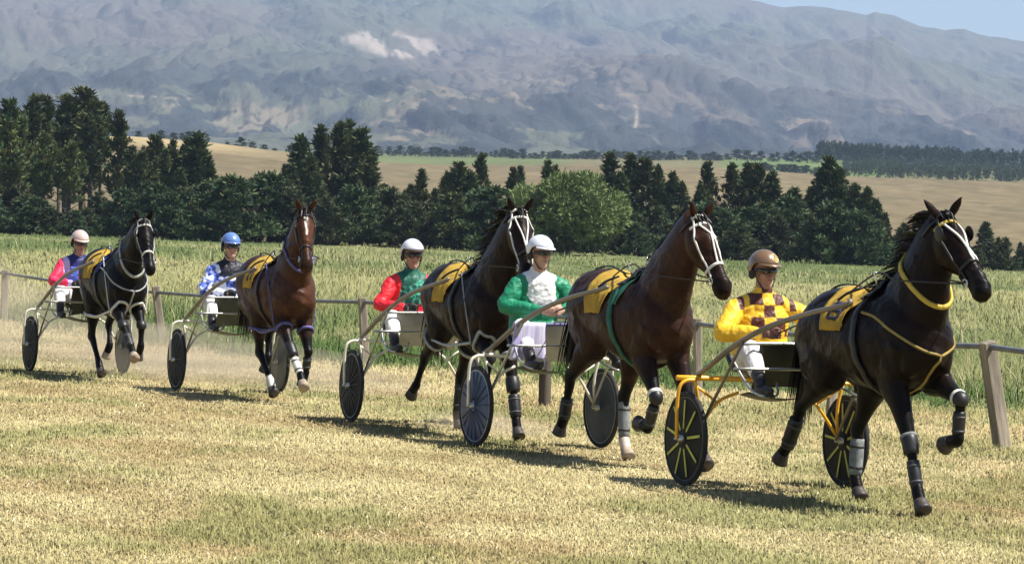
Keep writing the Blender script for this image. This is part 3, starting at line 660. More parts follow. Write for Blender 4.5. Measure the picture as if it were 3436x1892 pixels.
def horse(cx, cy, phi, off, S, seed):
    """S: dict with legs, neck, head, coat and tack. local frame: x forward, y left, z up, origin under the withers"""
    r = np.random.default_rng(seed)
    hv = np.array([math.sin(R(phi)), -math.cos(R(phi))]); ox, oy = np.array([cx, cy])+hv*off
    M = MB()
    dz = S.get('dz', 0)
    ring = [(-1.22, 1.26, .08, .10), (-1.17, 1.26, .18, .20), (-1.06, 1.25, .26, .28), (-.90, 1.26, .29, .315), (-.70, 1.25, .295, .315), (-.48, 1.195, .30, .305), (-.25, 1.155, .31, .33),
            (0, 1.155, .285, .375), (.14, 1.17, .26, .365), (.28, 1.14, .23, .31), (.40, 1.11, .185, .22), (.47, 1.09, .11, .12)]
    M.tube([[a, 0, b+dz] for a, b, c, d in ring], [x[2] for x in ring], [x[3] for x in ring], seg=28, sub=3)
    M.ell((-.03, 0, 1.45+dz), (.30, .085, .125)); M.ell((-.82, 0, 1.45+dz), (.26, .15, .12))
    for s in (-1, 1):
        M.ell((.17, s*.135, 1.17+dz), (.17, .10, .27), rot=rotY(-25)); M.ell((.36, s*.11, 1.08+dz), (.10, .09, .15))
        M.ell((-.88, s*.15, 1.17+dz), (.24, .12, .28), rot=rotY(20)); M.ell((-1.05, s*.12, 1.2+dz), (.13, .11, .22))
        M.ell((-.5, s*.17, 1.16+dz), (.18, .08, .2)); M.ell((.10, s*.16, 1.0+dz), (.13, .075, .13))
    # neck
    nk = np.array(S['neck']); nr = [(.20, .37), (.165, .315), (.135, .245), (.108, .190), (.092, .150)]
    M.tube(nk, [a for a, b in nr], [b for a, b in nr], seg=22, sub=4)
    # head
    P0 = np.array(S['poll']); tau, psi = R(S['tau']), R(S['psi']); roll = R(S.get('roll', 0))
    a = np.array([math.cos(tau)*math.cos(psi), math.cos(tau)*math.sin(psi), -math.sin(tau)])
    b = np.cross([0, 0, 1.], a); b /= np.linalg.norm(b); n = np.cross(a, b)
    b2 = b*math.cos(roll)+n*math.sin(roll); n2 = n*math.cos(roll)-b*math.sin(roll); b, n = b2, n2
    H = lambda t, s, q: P0+(a*t+b*s+n*q)*1.07
    M.tube([H(t, 0, c) for t, c, w_, d in HEAD], [w_*1.07 for t, c, w_, d in HEAD], [d*1.07 for t, c, w_, d in HEAD], lat=b, seg=22, sub=3)
    HR = np.column_stack([a, b, n])
    for s in (-1, 1):
        M.ell(H(.15, s*.082, -.012), (.045, .022, .03), HR); M.ell(H(.19, s*.055, -.115), (.085, .032, .062), HR)
        M.ell(H(.575, s*.036, -.035), (.036, .020, .03), HR); M.ell(H(.26, s*.06, -.03), (.1, .02, .02), HR)
        e = S.get('ears', ((-.35, .35), (-.35, .35)))[(s+1)//2]; ed = a*(e[0])+n*.85+b*s*e[1]; ed /= np.linalg.norm(ed)
        p = H(-.03, s*.052, .035)
        M.tube([p, p+ed*.04, p+ed*.08, p+ed*.12, p+ed*.145], [.026, .034, .032, .018, .006], [.022, .022, .018, .011, .005], lat=b, seg=12, sub=2)
    M.ell(H(.555, 0, -.115), (.045, .032, .026), HR); M.ell(H(.60, 0, -.085), (.03, .038, .03), HR)
    M.ell(H(.02, 0, -.08), (.10, .07, .10), HR)
    # legs
    Lg = S['legs']; segs = []; hoofs = []; bootp = {}
    for key in ('RF', 'LF'):
        s = -1 if key[0] == 'R' else 1; el, kn, fe, to = [np.array(v, float) for v in Lg[key]]
        sh = np.array([.27, s*.13, 1.16+dz]); pas = to-fe; pas /= np.linalg.norm(pas)+1e-9; co = fe+pas*.105
        mid = (el+kn)/2; cn = (kn+fe)/2; kf = kn+(fe-kn)/np.linalg.norm(fe-kn)*.045; ka = kn-(kn-el)/np.linalg.norm(kn-el)*.05; fa = fe-(fe-kn)/np.linalg.norm(fe-kn)*.05
        pts = [sh, el, el*.6+kn*.4, ka, kn, kf, cn, fa, fe, co]
        M.tube(pts, [.11, .098, .074, .048, .050, .039, .030, .032, .042, .044], [.17, .145, .092, .050, .053, .042, .034, .037, .048, .049], seg=14, sub=3)
        segs += [(kn*.85+el*.15, fe), (fe, co+pas*.05)]; hoofs.append((key, co, pas, fe, kn)); bootp[key] = (kn, fe, el)
    for key in ('RH', 'LH'):
        s = -1 if key[0] == 'R' else 1; st, hk, fe, to = [np.array(v, float) for v in Lg[key]]
        hp = np.array([-.84, s*.14, 1.27+dz]); pas = to-fe; pas /= np.linalg.norm(pas)+1e-9; co = fe+pas*.105
        gd = (hk-st)/np.linalg.norm(hk-st); cd_ = (fe-hk)/np.linalg.norm(fe-hk)
        hk2 = hk-gd*.10; hk3 = hk+cd_*.06; back = np.cross(np.array([0, 1, 0.]), cd_); back = back if back[0] < 0 else -back
        pts = [hp, (hp+st)/2+np.array([-.04, 0, 0]), st, st+gd*.16, hk2, hk+back*.012, hk3, (hk+fe)/2, fe-cd_*.05, fe, co]
        M.tube(pts, [.13, .14, .125, .092, .048, .048, .041, .031, .034, .043, .044], [.21, .225, .19, .135, .068, .066, .050, .036, .039, .049, .050], seg=16, sub=3)
        M.ell(hk+back*.045-cd_*.02, (.025, .02, .04), rot=None)
        segs += [(hk*.85+st*.15, fe), (fe, co+pas*.05)]; hoofs.append((key, co, pas, fe, hk)); bootp[key] = (hk, fe, st)
    me = M.remesh('horse_body', .0105, it=3); V = coords(me); Nn = normals(me)
    # muscle relief on the surface
    V = V+Nn*(noise3(V, 9, seed)*.005+(fbm(V[:, 0]*5+V[:, 2]*1.5, V[:, 2]*7-V[:, 0]*2+V[:, 1]*3, 3, seed, ridged=True)-.6)*.022*(V[:, 2] > .85)*(V[:, 2] < 1.75))[:, None]; V[:, 2] -= S.get('pitch', 0)*np.clip(-V[:, 0]-.1, 0, 1.1)*ss(.55, 1.0, V[:, 2]); set_coords(me, V)
    base = np.array(S['coat']); blk = np.array([.007, .006, .0055]); C = np.repeat(base[None], len(V), 0)
    k = np.zeros(len(V))
    for p, q in segs:
        d = q-p; L = np.linalg.norm(d); t = np.clip(((V-p)@d)/L/L, 0, 1); dist = np.linalg.norm(V-(p+t[:, None]*d), axis=1)
        k = np.maximum(k, ss(.16, .085, dist))
    hx = (V-P0)@a; hn = (V-P0)@n; hb = (V-P0)@b; inh = (np.abs(hb) < .13) & (hx > -.12) & (hx < .68) & (hn > -.26)
    k = np.maximum(k, np.where(inh, ss(.38, .56, hx)*S.get('muz', .8), 0))
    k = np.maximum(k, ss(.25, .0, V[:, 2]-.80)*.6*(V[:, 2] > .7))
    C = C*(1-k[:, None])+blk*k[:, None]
    C *= (1+.35*noise3(V, 3.5, seed+3)[:, None])
    C = np.maximum(C, .003)
    if 'star' in S:
        st_ = inh & (hn > -.02)
        kk = np.where(st_, np.maximum(ss(.034, .022, np.hypot(hx-.10, hb*1.2)), ss(.013, .008, np.abs(hb-.006*np.sin(hx*30)))*(hx > .1)*(hx < S['star'])), 0)[:, None]*.85
        C = C*(1-kk)+np.array([.6, .55, .5])*kk
    nost = np.zeros(len(V))
    for s in (-1, 1): nost = np.maximum(nost, ss(.030, .020, np.linalg.norm((V-H(.602, s*.050, -.036))*1.0, axis=1)))
    mouth = (inh & (hx > .53) & (np.abs(hn+.098) < .008)).astype(float); nost = np.maximum(nost, mouth*.8)
    C = C*(1+.7*noise3(V, 16, seed+8)[:, None]*.5+.5*noise3(V*np.array([1, 1, .35]), 60, seed+9)[:, None]*.5)
    C = C*(1-nost[:, None])+.001*nost[:, None]
    for key, (t0, c) in S.get('socks', {}).items():
        top, fe, _ = bootp[key]; hf = [h for h in hoofs if h[0] == key][0]; p = fe*(1-t0)+top*t0; q = hf[1]+hf[2]*.03
        d = q-p; L = np.linalg.norm(d); t = ((V-p)@d)/L/L; dist = np.linalg.norm(V-(p+np.clip(t, 0, 1)[:, None]*d), axis=1)
        kk = (ss(.10, .08, dist)*ss(-.12, .02, t+noise3(V, 30)*.06))[:, None]; C = C*(1-kk)+np.array(c)*kk
    set_col(me, C)
    body = link_mesh('horse', me, m_coat); body.location = (ox, oy, S.get('z0', 0)); body.rotation_euler = (0, 0, R(phi+S.get('yaw', 0)-90))
    tag(body, S['label'], 'horse', 'harness race horses')
    bvh = bvh_of(me)
    P = lambda name, mb, m: mb.obj(name, m, body)
    # hooves
    for key, co, pas, fe, kn in hoofs:
        hm = MB(); c = np.cross(np.cross([0, 1, 0], pas), [0, 1, 0]); fw = np.cross(np.array([0, 1., 0]), pas); fw = fw if fw@np.array(S['hoof_fw'].get(key, (1, 0, 0))) > 0 else -fw
        hm.tube([co-pas*.015, co+pas*.03+fw*.006, co+pas*.075+fw*.016], [.044, .052, .060], [.046, .056, .068], seg=16, sub=2, round_=.05)
        hm.obj('hoof', m_hoofp if key in S.get('pale', ()) else m_hoof, body)
    # eyes
    for s in (-1, 1):
        e = MB().ell(H(.155, s*.098, -.005), (.021, .012, .018), HR).obj('eye', m_eye, body)
    # ---- mane, forelock, tail: strands
    def strands(name, roots, dirs, lens, wd, seed2, curl=.25, gravity=.9, off=.0):
        rr = np.random.default_rng(seed2); Vs = []; Fs = []; nn_ = 0
        for p, d, L in zip(roots, dirs, lens):
            d = np.array(d, float); q = np.array(p, float); side = np.cross(d, rr.normal(0, 1, 3)); side /= np.linalg.norm(side)+1e-9
            K = 5; ww = wd*rr.uniform(.6, 1.3)
            for k_ in range(K+1):
                t = k_/K; hw = ww*(1-t)**.6*.5+.0008
                Vs += [q-side*hw, q+side*hw]
                if k_ < K: Fs.append([nn_+2*k_, nn_+2*k_+1, nn_+2*k_+3, nn_+2*k_+2])
                d = d+np.array([0, 0, -gravity/K*1.6])+rr.normal(0, curl, 3)/K; dn = d/np.linalg.norm(d); q = q+dn*L/K
            nn_ += 2*(K+1)
        me2 = np_mesh(name, np.array(Vs), np.array(Fs)); return link_mesh(name, me2, m_hair, body)
    nkc = cr(nk, 8); roots, dirs, lens = [], [], []
    dirn = np.gradient(nkc, axis=0); 
    ms = S.get('mane', 1)
    for i in range(460):
        f = r.random()*(len(nkc)-1); i0 = int(f); p = nkc[i0]+(nkc[min(i0+1, len(nkc)-1)]-nkc[i0])*(f-i0); t = dirn[i0]/np.linalg.norm(dirn[i0])
        upd = np.cross(t, [0, 1, 0]); upd = upd if upd[0] < 0 else -upd
        loc, nor, _, dd = bvh.ray_cast(Vector(p+upd*.5), Vector(-upd))
        if loc is None: continue
        roots.append(np.array(loc)-upd*.01+np.array([0, r.normal(0, .012), 0])); dirs.append(upd*.9+np.array([-.5*ms, S.get('mane_side', -.3)+r.normal(0, .25), .15])); lens.append(r.uniform(.10, .22)*S.get('mane_len', 1))
    strands('mane', roots, dirs, lens, .014, seed+1, gravity=1.0)
    roots, dirs, lens = [], [], []
    for i in range(40):
        roots.append(H(-.045+r.normal(0, .01), r.normal(0, .02), .05)); dirs.append(a*.9+n*.35+b*r.normal(0, .2)); lens.append(r.uniform(.06, .14))
    strands('forelock', roots, dirs, lens, .014, seed+2, gravity=.3)
    roots, dirs, lens = [], [], []
    for i in range(330):
        roots.append([-1.19+r.normal(0, .01), r.normal(0, .03), 1.36+r.normal(0, .03)+dz-S.get('pitch', 0)*1.0]); dirs.append([-.42+r.normal(0, .07), r.normal(0, .07), .05]); lens.append(r.uniform(.4, .8))
    strands('tail', roots, dirs, lens, .024, seed+4, gravity=1.8, curl=.12)
    # ---- tack
    rb = lambda name, m, lst: tack(name, m, lst)
    def tack(name, m, lst):
        mb = MB()
        for pts, wd, kw in lst:
            Vv, Ff = ribbon(bvh, pts, wd, **kw); mb.add(Vv, Ff)
        return mb.obj(name, m, body)
    def hring(t, wsc=1.12):   # loop round the head at station t
        tt = [x[0] for x in HEAD]; c = np.interp(t, tt, [x[1] for x in HEAD]); w_ = np.interp(t, tt, [x[2] for x in HEAD])*wsc; d = np.interp(t, tt, [x[3] for x in HEAD])*wsc
        return lambda an: H(t, w_*math.cos(an), c+d*math.sin(an))
    def arc(t0, t1, a0, a1, k=9): return [hring(t0+(t1-t0)*i/k)(R(a0+(a1-a0)*i/k)) for i in range(k+1)]
    br = S['bridle']; bm_ = br.get('mat', m_black)
    nb = [(arc(.40, .40, 0, 360, 12)[:-1], .024, dict(closed=True))]
    ck = [(arc(-.03, .47, 140, 185, 8), .015, {}), (arc(-.03, .47, 40, -5, 8), .015, {}), (arc(-.02, -.02, 40, 140, 6), .02, {})]
    tack('noseband', br.get('nose', bm_), nb)
    tack('browband', br.get('brow', bm_), [(arc(.055, .055, 12, 168, 8), .024, {})])
    tack('cheek_strap', br.get('cheek', bm_), ck)
    if 'face' in br:
        tack('face_strap', br['face'], [(arc(.05, br.get('fx', .22), 128, 92, 6), .015, {}), (arc(.05, br.get('fx', .22), 52, 88, 6), .015, {}), (arc(br.get('fx', .22), .40, 92, br.get('fa', 92), 6), .015, {})] +
             ([(arc(br['fx'], .40, 88, 55, 6), .018, {})] if br.get('fork') else []))
    if br.get('blink'):
        for s in (-1, 1):
            q = MB().ell(H(.13, s*.112, .02), (.055, .010, .05), HR).obj('blinker', bm_, body)
    mbit = MB()
    for s in (-1, 1):
        c = H(.49, s*.066, -.075)
        mbit.tube([c+(a*math.cos(t)+n*math.sin(t))*.03 for t in np.linspace(0, 2*math.pi, 10)], .005, seg=6, sub=1)
    mbit.tube([H(.49, -.066, -.075), H(.49, .066, -.075)], .006, seg=6, sub=1); mbit.obj('bit', m_chrome, body)
    tack('throat_lash', br.get('throat', bm_), [(arc(.0, .0, 140, 400, 12), .018, {})] if True else [])
    # neck strap
    nsm = S.get('neckstrap')
    if nsm:
        ni = int(len(nkc)*S.get('nsi', .40)); p = nkc[ni]; t = dirn[ni]; t = t/np.linalg.norm(t); u_ = np.cross(t, [0, 1, 0]); u_ /= np.linalg.norm(u_)
        if u_[0] < 0: u_ = -u_
        tack('neck_strap', nsm, [([p+u_*.30*math.cos(an)+np.array([0, .19, 0])*math.sin(an)+np.array([0, 0, -.06*math.cos(an)]) for an in np.linspace(0, 2*math.pi, 13)[:-1]], .034, dict(closed=True, thick=.012))])
    # saddle, girth, cloth, breastplate
    loop = lambda x0, x1, k=14: [[x0+(x1-x0)*(1-math.cos(t))/2, .36*math.sin(t), 1.2+dz+.42*math.cos(t)] for t in np.linspace(0, 2*math.pi, k+1)[:-1]]
    tack('girth', S.get('girth', m_black), [(loop(-.20, -.02), .06, dict(closed=True, off=.012, thick=.010))])
    # draped cloth
    def drape(name, m, x0, x1, z0, nx=14, nyy=26, off=.013, taper=.06, side=None, wob=.006):
        Vs = []; 
        for i in range(nx+1):
            for j in range(nyy+1):
                fy = j/nyy*2-1; x = x0+(x1-x0)*i/nx; an = fy*z0
                x += taper*abs(fy)*(1 if i < nx/2 else -1)*abs(i/nx-.5)*2
                p = Vector((x, math.sin(an)*.5, 1.2+dz+math.cos(an)*.5)); loc, nor, _, _ = bvh.ray_cast(p, Vector((0, -math.sin(an), -math.cos(an))))
                if loc is None: loc, nor, _, _ = bvh.find_nearest(p)
                Vs.append(np.array(loc)+np.array(nor)*(off+wob*math.sin(x*60+fy*9)*abs(fy)))
        Fs = [[i*(nyy+1)+j, (i+1)*(nyy+1)+j, (i+1)*(nyy+1)+j+1, i*(nyy+1)+j+1] for i in range(nx) for j in range(nyy)]
        o = MB().add(Vs, Fs).obj(name, m, body); so_ = o.modifiers.new('s', 'SOLIDIFY'); so_.thickness = .008; so_.offset = 1
        return o
    sc = drape('saddle_cloth', S.get('clothm', m_cloth), -.66, -.24, R(S.get('cdrop', 88)), wob=.012)
    if 'cloth2' in S: drape('under_cloth', S['cloth2'], -.27, .0, R(72), off=.010)
    drape('saddle_pad', m_black, -.26, -.08, R(38), off=.030, taper=.02)
    # number on the cloth, near side
    if 'num' in S:
        nm = []
        for (p0, p1) in S['num']:
            pp = []
            for f in np.linspace(0, 1, 5):
                x = -.44+(p0[0]+(p1[0]-p0[0])*f)*.11; an = R(-60-(p0[1]+(p1[1]-p0[1])*f)*12)
                loc, nor, _, _ = bvh.ray_cast(Vector((x, math.sin(an)*.5, 1.2+dz+math.cos(an)*.5)), Vector((0, -math.sin(an), -math.cos(an))))
                pp.append(np.array(loc)+np.array(nor)*.024)
            nm.append((pp, .030, dict(off=.027, thick=.003, sub=1)))
        tack('cloth_number', m_num, nm)
    bp_ = S.get('breast')
    if bp_:
        V0 = np.array([.50, 0, 1.08+dz])
        tack('breastplate', bp_, [([[-.1, s*.27, 1.36+dz], [.1, s*.27, 1.33+dz], [.28, s*.18, 1.22+dz], [.42, s*.08, 1.12+dz], V0], .019, dict(thick=.006, off=.005)) for s in (-1, 1)] +
             [([V0, [.42, 0, .98+dz], [.25, 0, .87+dz], [.05, 0, .80+dz]], .020, dict(thick=.006))])
    if S.get('breastband'):
        tack('breast_collar', S['breastband'], [([[-.15, -.3, 1.2+dz], [.15, -.26, 1.16+dz], [.38, -.16, 1.12+dz], [.48, 0, 1.10+dz], [.38, .16, 1.12+dz], [.15, .26, 1.16+dz], [-.15, .3, 1.2+dz]], .05, dict(thick=.012))])
    tack('crupper_strap', m_black, [([[-.15, 0, 1.6+dz], [-.5, 0, 1.55+dz], [-.9, 0, 1.6+dz], [-1.18, 0, 1.4+dz]], .022, dict(off=.022))])
    # terrets and overcheck
    mt = MB(); 
    for s in (-1, 1):
        mt.tube([[-.16, s*.10, 1.53+dz], [-.16, s*.125, 1.60+dz]], .007, seg=6, sub=1); mt.ell((-.16, s*.125, 1.615+dz), (.016, .008, .018))
    mt.tube([[-.10, 0, 1.57+dz], [-.10, 0, 1.66+dz]], .007, seg=6, sub=1); mt.ell((-.10, 0, 1.67+dz), (.016, .012, .016))
    mt.obj('terret', m_chrome, body)
    mo = MB(); q1 = H(-.02, 0, .085); mo.tube([[-.10, 0, 1.66+dz], (np.array([-.1, 0, 1.66+dz])+q1)/2+np.array([-.06, 0, .0]), q1, H(.20, 0, .03), H(.38, .03, .0)], .006, seg=6, sub=4); mo.obj('overcheck', m_rein, body)
    # hobbles
    if 'hobble' in S:
        hm_ = S['hobble']; lst = []
        for key in ('RF', 'LF', 'RH', 'LH'):
            s = -1 if key[0] == 'R' else 1; top = np.array(Lg[key][0]); low = np.array(Lg[key][1]); t_ = .42; c = top*(1-t_)+low*t_; d = (low-top)/np.linalg.norm(low-top)
            u_ = np.cross(d, [0, 1, 0]); u_ /= np.linalg.norm(u_)
            lst.append(([c+u_*.15*math.cos(an)+np.array([0, .12, 0])*math.sin(an) for an in np.linspace(0, 2*math.pi, 11)[:-1]], .032, dict(closed=True, thick=.016)))
        for l_ in lst: tack('hobble_loop', hm_, [l_])
        mh_ = MB()
        for s, kf, kh in ((-1, 'RF', 'RH'), (1, 'LF', 'LH')):
            f_ = np.array(Lg[kf][0])*.58+np.array(Lg[kf][1])*.42; h_ = np.array(Lg[kh][0])*.58+np.array(Lg[kh][1])*.42
            f_ = f_+np.array([-.04, s*.10, 0]); h_ = h_+np.array([.10, s*.07, 0])
            mh_.tube([f_, (f_+h_)/2+np.array([0, s*.03, -.04]), h_], .013, seg=8)
            mh_.tube([f_, [f_[0]-.1, s*.26, 1.2+dz], [-.15, s*.2, 1.5+dz]], .006, seg=6)
        mh_.obj('hobble_strap', hm_, body)
    # boots on the cannons
    for key, bs in S.get('boots', {}).items():
        top, fe, up_ = bootp[key]
        for (t0, t1, rad, mm, nm) in bs:
            p = top*(1-t0)+fe*t0; q = top*(1-t1)+fe*t1
            if t0 < 0: p = top+(up_-top)*(-t0)
            if t1 < 0: q = top+(up_-top)*(-t1)
            mid = (p+q)/2 if (t0 > 0 or t1 < 0) else top
            mb = MB().tube([p, mid, q], [rad*1.05, rad*1.1, rad], seg=14, sub=4, round_=.25); bo = mb.obj(nm, mm, body)
            if nm == 'tendon_boot':
                for f_ in (.22, .8):
                    c_ = p*(1-f_)+q*f_; d_ = (q-p)/np.linalg.norm(q-p); MB().tube([c_-d_*.008, c_+d_*.008], [rad*1.14, rad*1.14], seg=14, sub=1, round_=.05).obj('strap', m_rein if mm is not m_black else m_greydk, bo)
    bitw = [H(.49, s*.075, -.075) for s in (-1, 1)]
    return body, bitw
def rotY(d): c, s = math.cos(R(d)), math.sin(R(d)); return np.array([[c, 0, s], [0, 1, 0], [-s, 0, c]])
FW1 = {k: (1, 0, 0) for k in ('RF', 'LF', 'RH', 'LH')}
kb = (-.12, .12, .056, m_black, 'knee_boot'); cb = (.25, .95, .043, m_black, 'tendon_boot')
HS = {
1: dict(pitch=.095, neck=[(.10, 0, 1.24), (.24, 0, 1.46), (.35, 0, 1.67), (.45, 0, 1.85), (.53, 0, 1.95)], poll=(.53, 0, 1.975), tau=40, psi=6, roll=4,
        ears=((-1.1, 1.1), (-.2, .3)), coat=(.010, .0052, .0036), mane=1.1, mane_len=1.1, mane_side=-.5,
        legs=dict(RF=[(.15, -.13, .93), (.40, -.12, .50), (.52, -.12, .20), (.61, -.12, .04)], LF=[(.22, .13, .95), (.62, .13, .80), (.60, .13, .53), (.45, .13, .50)],
                  RH=[(-.74, -.14, .98), (-1.12, -.15, .66), (-1.31, -.15, .36), (-1.44, -.15, .25)], LH=[(-.56, .14, .95), (-.80, .14, .51), (-.80, .13, .17), (-.73, .13, .04)]),
        hoof_fw=dict(RF=(1, 0, 0), LF=(0, 0, -1), RH=(0, 0, -1), LH=(1, 0, 0)), bridle=dict(brow=m_yell, nose=m_black, blink=True, face=m_white, fx=.30, fork=True), neckstrap=m_yell, breast=m_gold,
        num=[((-.6, -1), (.6, -1)), ((.6, -1), (.6, .1)), ((-.6, -1), (-.6, 1)), ((-.6, .05), (.6, .05)), ((.6, .1), (.6, 1)), ((-.6, 1), (.6, 1))],
        boots=dict(RF=[(-.08, .26, .053, m_black, 'knee_boot'), (-.10, -.05, .056, m_boot, 'boot_strap'), (.42, 1.0, .041, m_black, 'tendon_boot')], LF=[(-.10, .12, .050, m_black, 'knee_boot'), (-.12, -.05, .054, m_white, 'boot_strap'), (.3, .9, .040, m_black, 'tendon_boot')], RH=[(.35, 1.05, .05, m_black, 'tendon_boot')], LH=[(.2, .95, .046, m_boot, 'tendon_boot')]),
        label='nearly black lead horse with yellow neck strap and breastplate, rightmost in the race'),
2: dict(neck=[(.10, 0, 1.22), (.28, 0, 1.44), (.46, 0, 1.66), (.62, 0, 1.85), (.74, 0, 1.96)], poll=(.77, 0, 1.97), tau=52, psi=12, roll=0,
        ears=((-.5, .5), (-.5, .4)), coat=(.037, .016, .009), mane=.8, mane_len=.9, mane_side=.3, muz=.7,
        legs=dict(RF=[(.15, -.13, .92), (.42, -.13, .57), (.30, -.13, .32), (.14, -.13, .36)], LF=[(.25, .13, .93), (.50, .13, .50), (.72, .13, .20), (.83, .13, .05)],
                  RH=[(-.74, -.14, .98), (-1.14, -.15, .66), (-1.24, -.15, .32), (-1.33, -.15, .20)], LH=[(-.52, .14, .95), (-.70, .14, .51), (-.66, .13, .17), (-.58, .13, .04)]),
        hoof_fw=dict(RF=(-1, 0, -.3), LF=(1, 0, 0), RH=(1, 0, -.5), LH=(1, 0, 0)), bridle=dict(brow=m_white, face=m_white, fx=.16, fa=112, fork=True, cheek=m_white, nose=m_white), girth=m_green, cloth2=m_green,
        boots=dict(RF=[(-.12, .12, .052, m_black, 'knee_boot'), (-.14, -.06, .055, m_white, 'boot_strap'), cb], LF=[kb], RH=[(.55, 1.05, .048, m_black, 'tendon_boot')], LH=[(.1, .95, .044, m_boot, 'tendon_boot')]), socks=dict(LH=(.0, (.62, .5, .42))), pale=('LH',),
        num=[((-.2, -2), (-.2, -.2))], label='bay horse with white bridle and green girth, second from the right'),
3: dict(neck=[(.10, 0, 1.22), (.28, 0, 1.46), (.46, 0, 1.68), (.62, 0, 1.87), (.72, 0, 1.98)], poll=(.73, 0, 2.015), tau=52, psi=-4, roll=0,
        ears=((-.45, .55), (-.45, .45)), coat=(.012, .0056, .0038), mane=.8, mane_len=1.2, muz=.5, mane_side=-.4, facec=1,
        legs=dict(RF=[(.15, -.13, .95), (.48, -.13, .74), (.42, -.13, .46), (.28, -.13, .42)], LF=[(.22, .13, .92), (.44, .12, .50), (.55, .12, .20), (.62, .12, .05)],
                  RH=[(-.78, -.15, .98), (-1.18, -.15, .68), (-1.42, -.15, .40), (-1.56, -.15, .30)], LH=[(-.68, .14, .95), (-.98, .14, .52), (-1.02, .13, .17), (-.96, .13, .04)]),
        hoof_fw=dict(RF=(-1, 0, -.3), LF=(1, 0, 0), RH=(0, 0, -1), LH=(1, 0, 0)), bridle=dict(brow=m_white, face=m_white, fx=.36, nose=m_black, cheek=m_white), hobble=m_greystrap,
        boots=dict(RF=[kb], LF=[(-.14, .2, .060, m_black, 'knee_boot'), (.3, .95, .05, m_black, 'tendon_boot')], LH=[(.2, .95, .042, m_black, 'tendon_boot')]),
        label='dark brown horse with white V face strap and grey hobbles, in the middle'),
4: dict(neck=[(.10, 0, 1.24), (.26, 0, 1.48), (.40, 0, 1.70), (.52, 0, 1.90), (.60, 0, 2.0)], poll=(.60, -.03, 2.03), tau=57, psi=-10, roll=0,
        ears=((-.3, .35), (-.3, .35)), coat=(.052, .021, .011), mane=.3, mane_len=.7, muz=.55, star=.30,
        legs=dict(RF=[(.2, -.13, .93), (.52, -.10, .60), (.76, -.06, .33), (.88, -.05, .18)], LF=[(.22, .13, .93), (.42, .13, .56), (.36, .13, .34), (.26, .13, .24)],
                  RH=[(-.5, -.15, .95), (-.52, -.12, .52), (-.22, -.08, .22), (-.11, -.07, .07)], LH=[(-.66, .14, .98), (-.98, .12, .70), (-.90, .10, .44), (-.98, .09, .34)]),
        hoof_fw=dict(RF=(1, 0, 1), LF=(0, 0, -1), RH=(1, 0, 0), LH=(0, 0, -1)), bridle=dict(), hobble=m_purple, breastband=None, neckstrap=m_purple,
        num=[((-.3, -1), (-.3, 1.2)), ((.5, -1.2), (.5, 1.0))], boots=dict(RF=[(-.12, .3, .056, m_black, 'knee_boot'), (.4, .95, .04, m_white, 'tendon_boot')], LF=[(.25, .8, .042, m_black, 'tendon_boot')]), socks=dict(RH=(.12, (.6, .55, .5))), pale=('RF',),
        label='bright bay horse with white star and purple hobbles, seen head on'),
5: dict(neck=[(.10, 0, 1.20), (.30, 0, 1.40), (.50, 0, 1.58), (.68, 0, 1.74), (.80, 0, 1.83)], poll=(.83, 0, 1.88), tau=52, psi=0, roll=5,
        ears=((-.8, .45), (-.4, .3)), coat=(.007, .0055, .005), mane=.8, mane_len=.9, muz=.5,
        legs=dict(RF=[(.2, -.13, .95), (.55, -.12, .68), (.80, -.08, .43), (.92, -.07, .30)], LF=[(.22, .13, .95), (.46, .13, .68), (.46, .13, .44), (.38, .13, .33)],
                  RH=[(-.68, -.15, .95), (-.76, -.14, .52), (-.46, -.12, .20), (-.35, -.11, .05)], LH=[(-.68, .14, .98), (-.98, .13, .66), (-.84, .11, .40), (-.92, .10, .29)]),
        hoof_fw=dict(RF=(1, 0, 1), LF=(0, 0, -1), RH=(1, 0, 0), LH=(0, 0, -1)), bridle=dict(brow=m_white, nose=m_white, cheek=m_greystrap, blink=True), hobble=m_white, breast=m_greystrap, neckstrap=m_greystrap, cloth2=m_blue,
        boots=dict(RF=[kb, (.4, .95, .046, m_black, 'tendon_boot')], LF=[kb], RH=[]), pale=('RF', 'LH'),
        label='black horse with white noseband, white hobbles and blue cloth, leftmost in the race')}
HS[2].pop('facec', None)
# sulky midpoints on the ground, headings, horse offset
CART = {1: ((1.94, 22.5), 22, 1.33, 1.95), 2: ((.28, 26.3), 24, 1.20, 2.08), 3: ((-.95, 29.4), 21, 1.20, 2.02), 4: ((-3.2, 34.5), 22, 1.22, 2.08), 5: ((-5.42, 37.9), 23, 1.20, 1.95)}
BITS = {}
for i in HS:
    (cx, cy), ph, tr, off = CART[i]
    b, bits = horse(cx, cy, ph, off, HS[i], 10*i)
    BITS[i] = (b, bits)
# ------------------------------------------------------------------ sulkies
m_tyre = mat('tyre_rubber', (.02, .02, .02), rough=.8, var=.3, scale=30)
m_disc = {'black': mat('dark_disc', (.014, .014, .013), rough=.6, spec=.12, var=.35, scale=7), 'blue': mat('blue_disc', (.018, .045, .125), rough=.35, spec=.25, var=.3, scale=8), 'slate': mat('slate_disc', (.045, .055, .068), rough=.5, spec=.2, var=.25, scale=6),
          'grey': mat('grey_disc', (.10, .10, .09), rough=.45, var=.3, scale=6)}
m_shaft = mat('worn_shaft', (.13, .10, .07), rough=.35, spec=.5, c2=(.22, .19, .15), scale=6, metal=.2, stretch=(.3, 1, 1))
m_cream = mat('cream_tube', (.68, .64, .52), rough=.35, spec=.5, var=.12)
m_steel = mat('grey_steel', (.42, .42, .40), rough=.35, metal=.8, var=.2)
m_ytube = mat('yellow_tube', (.75, .38, .02), rough=.35, spec=.5, var=.12)
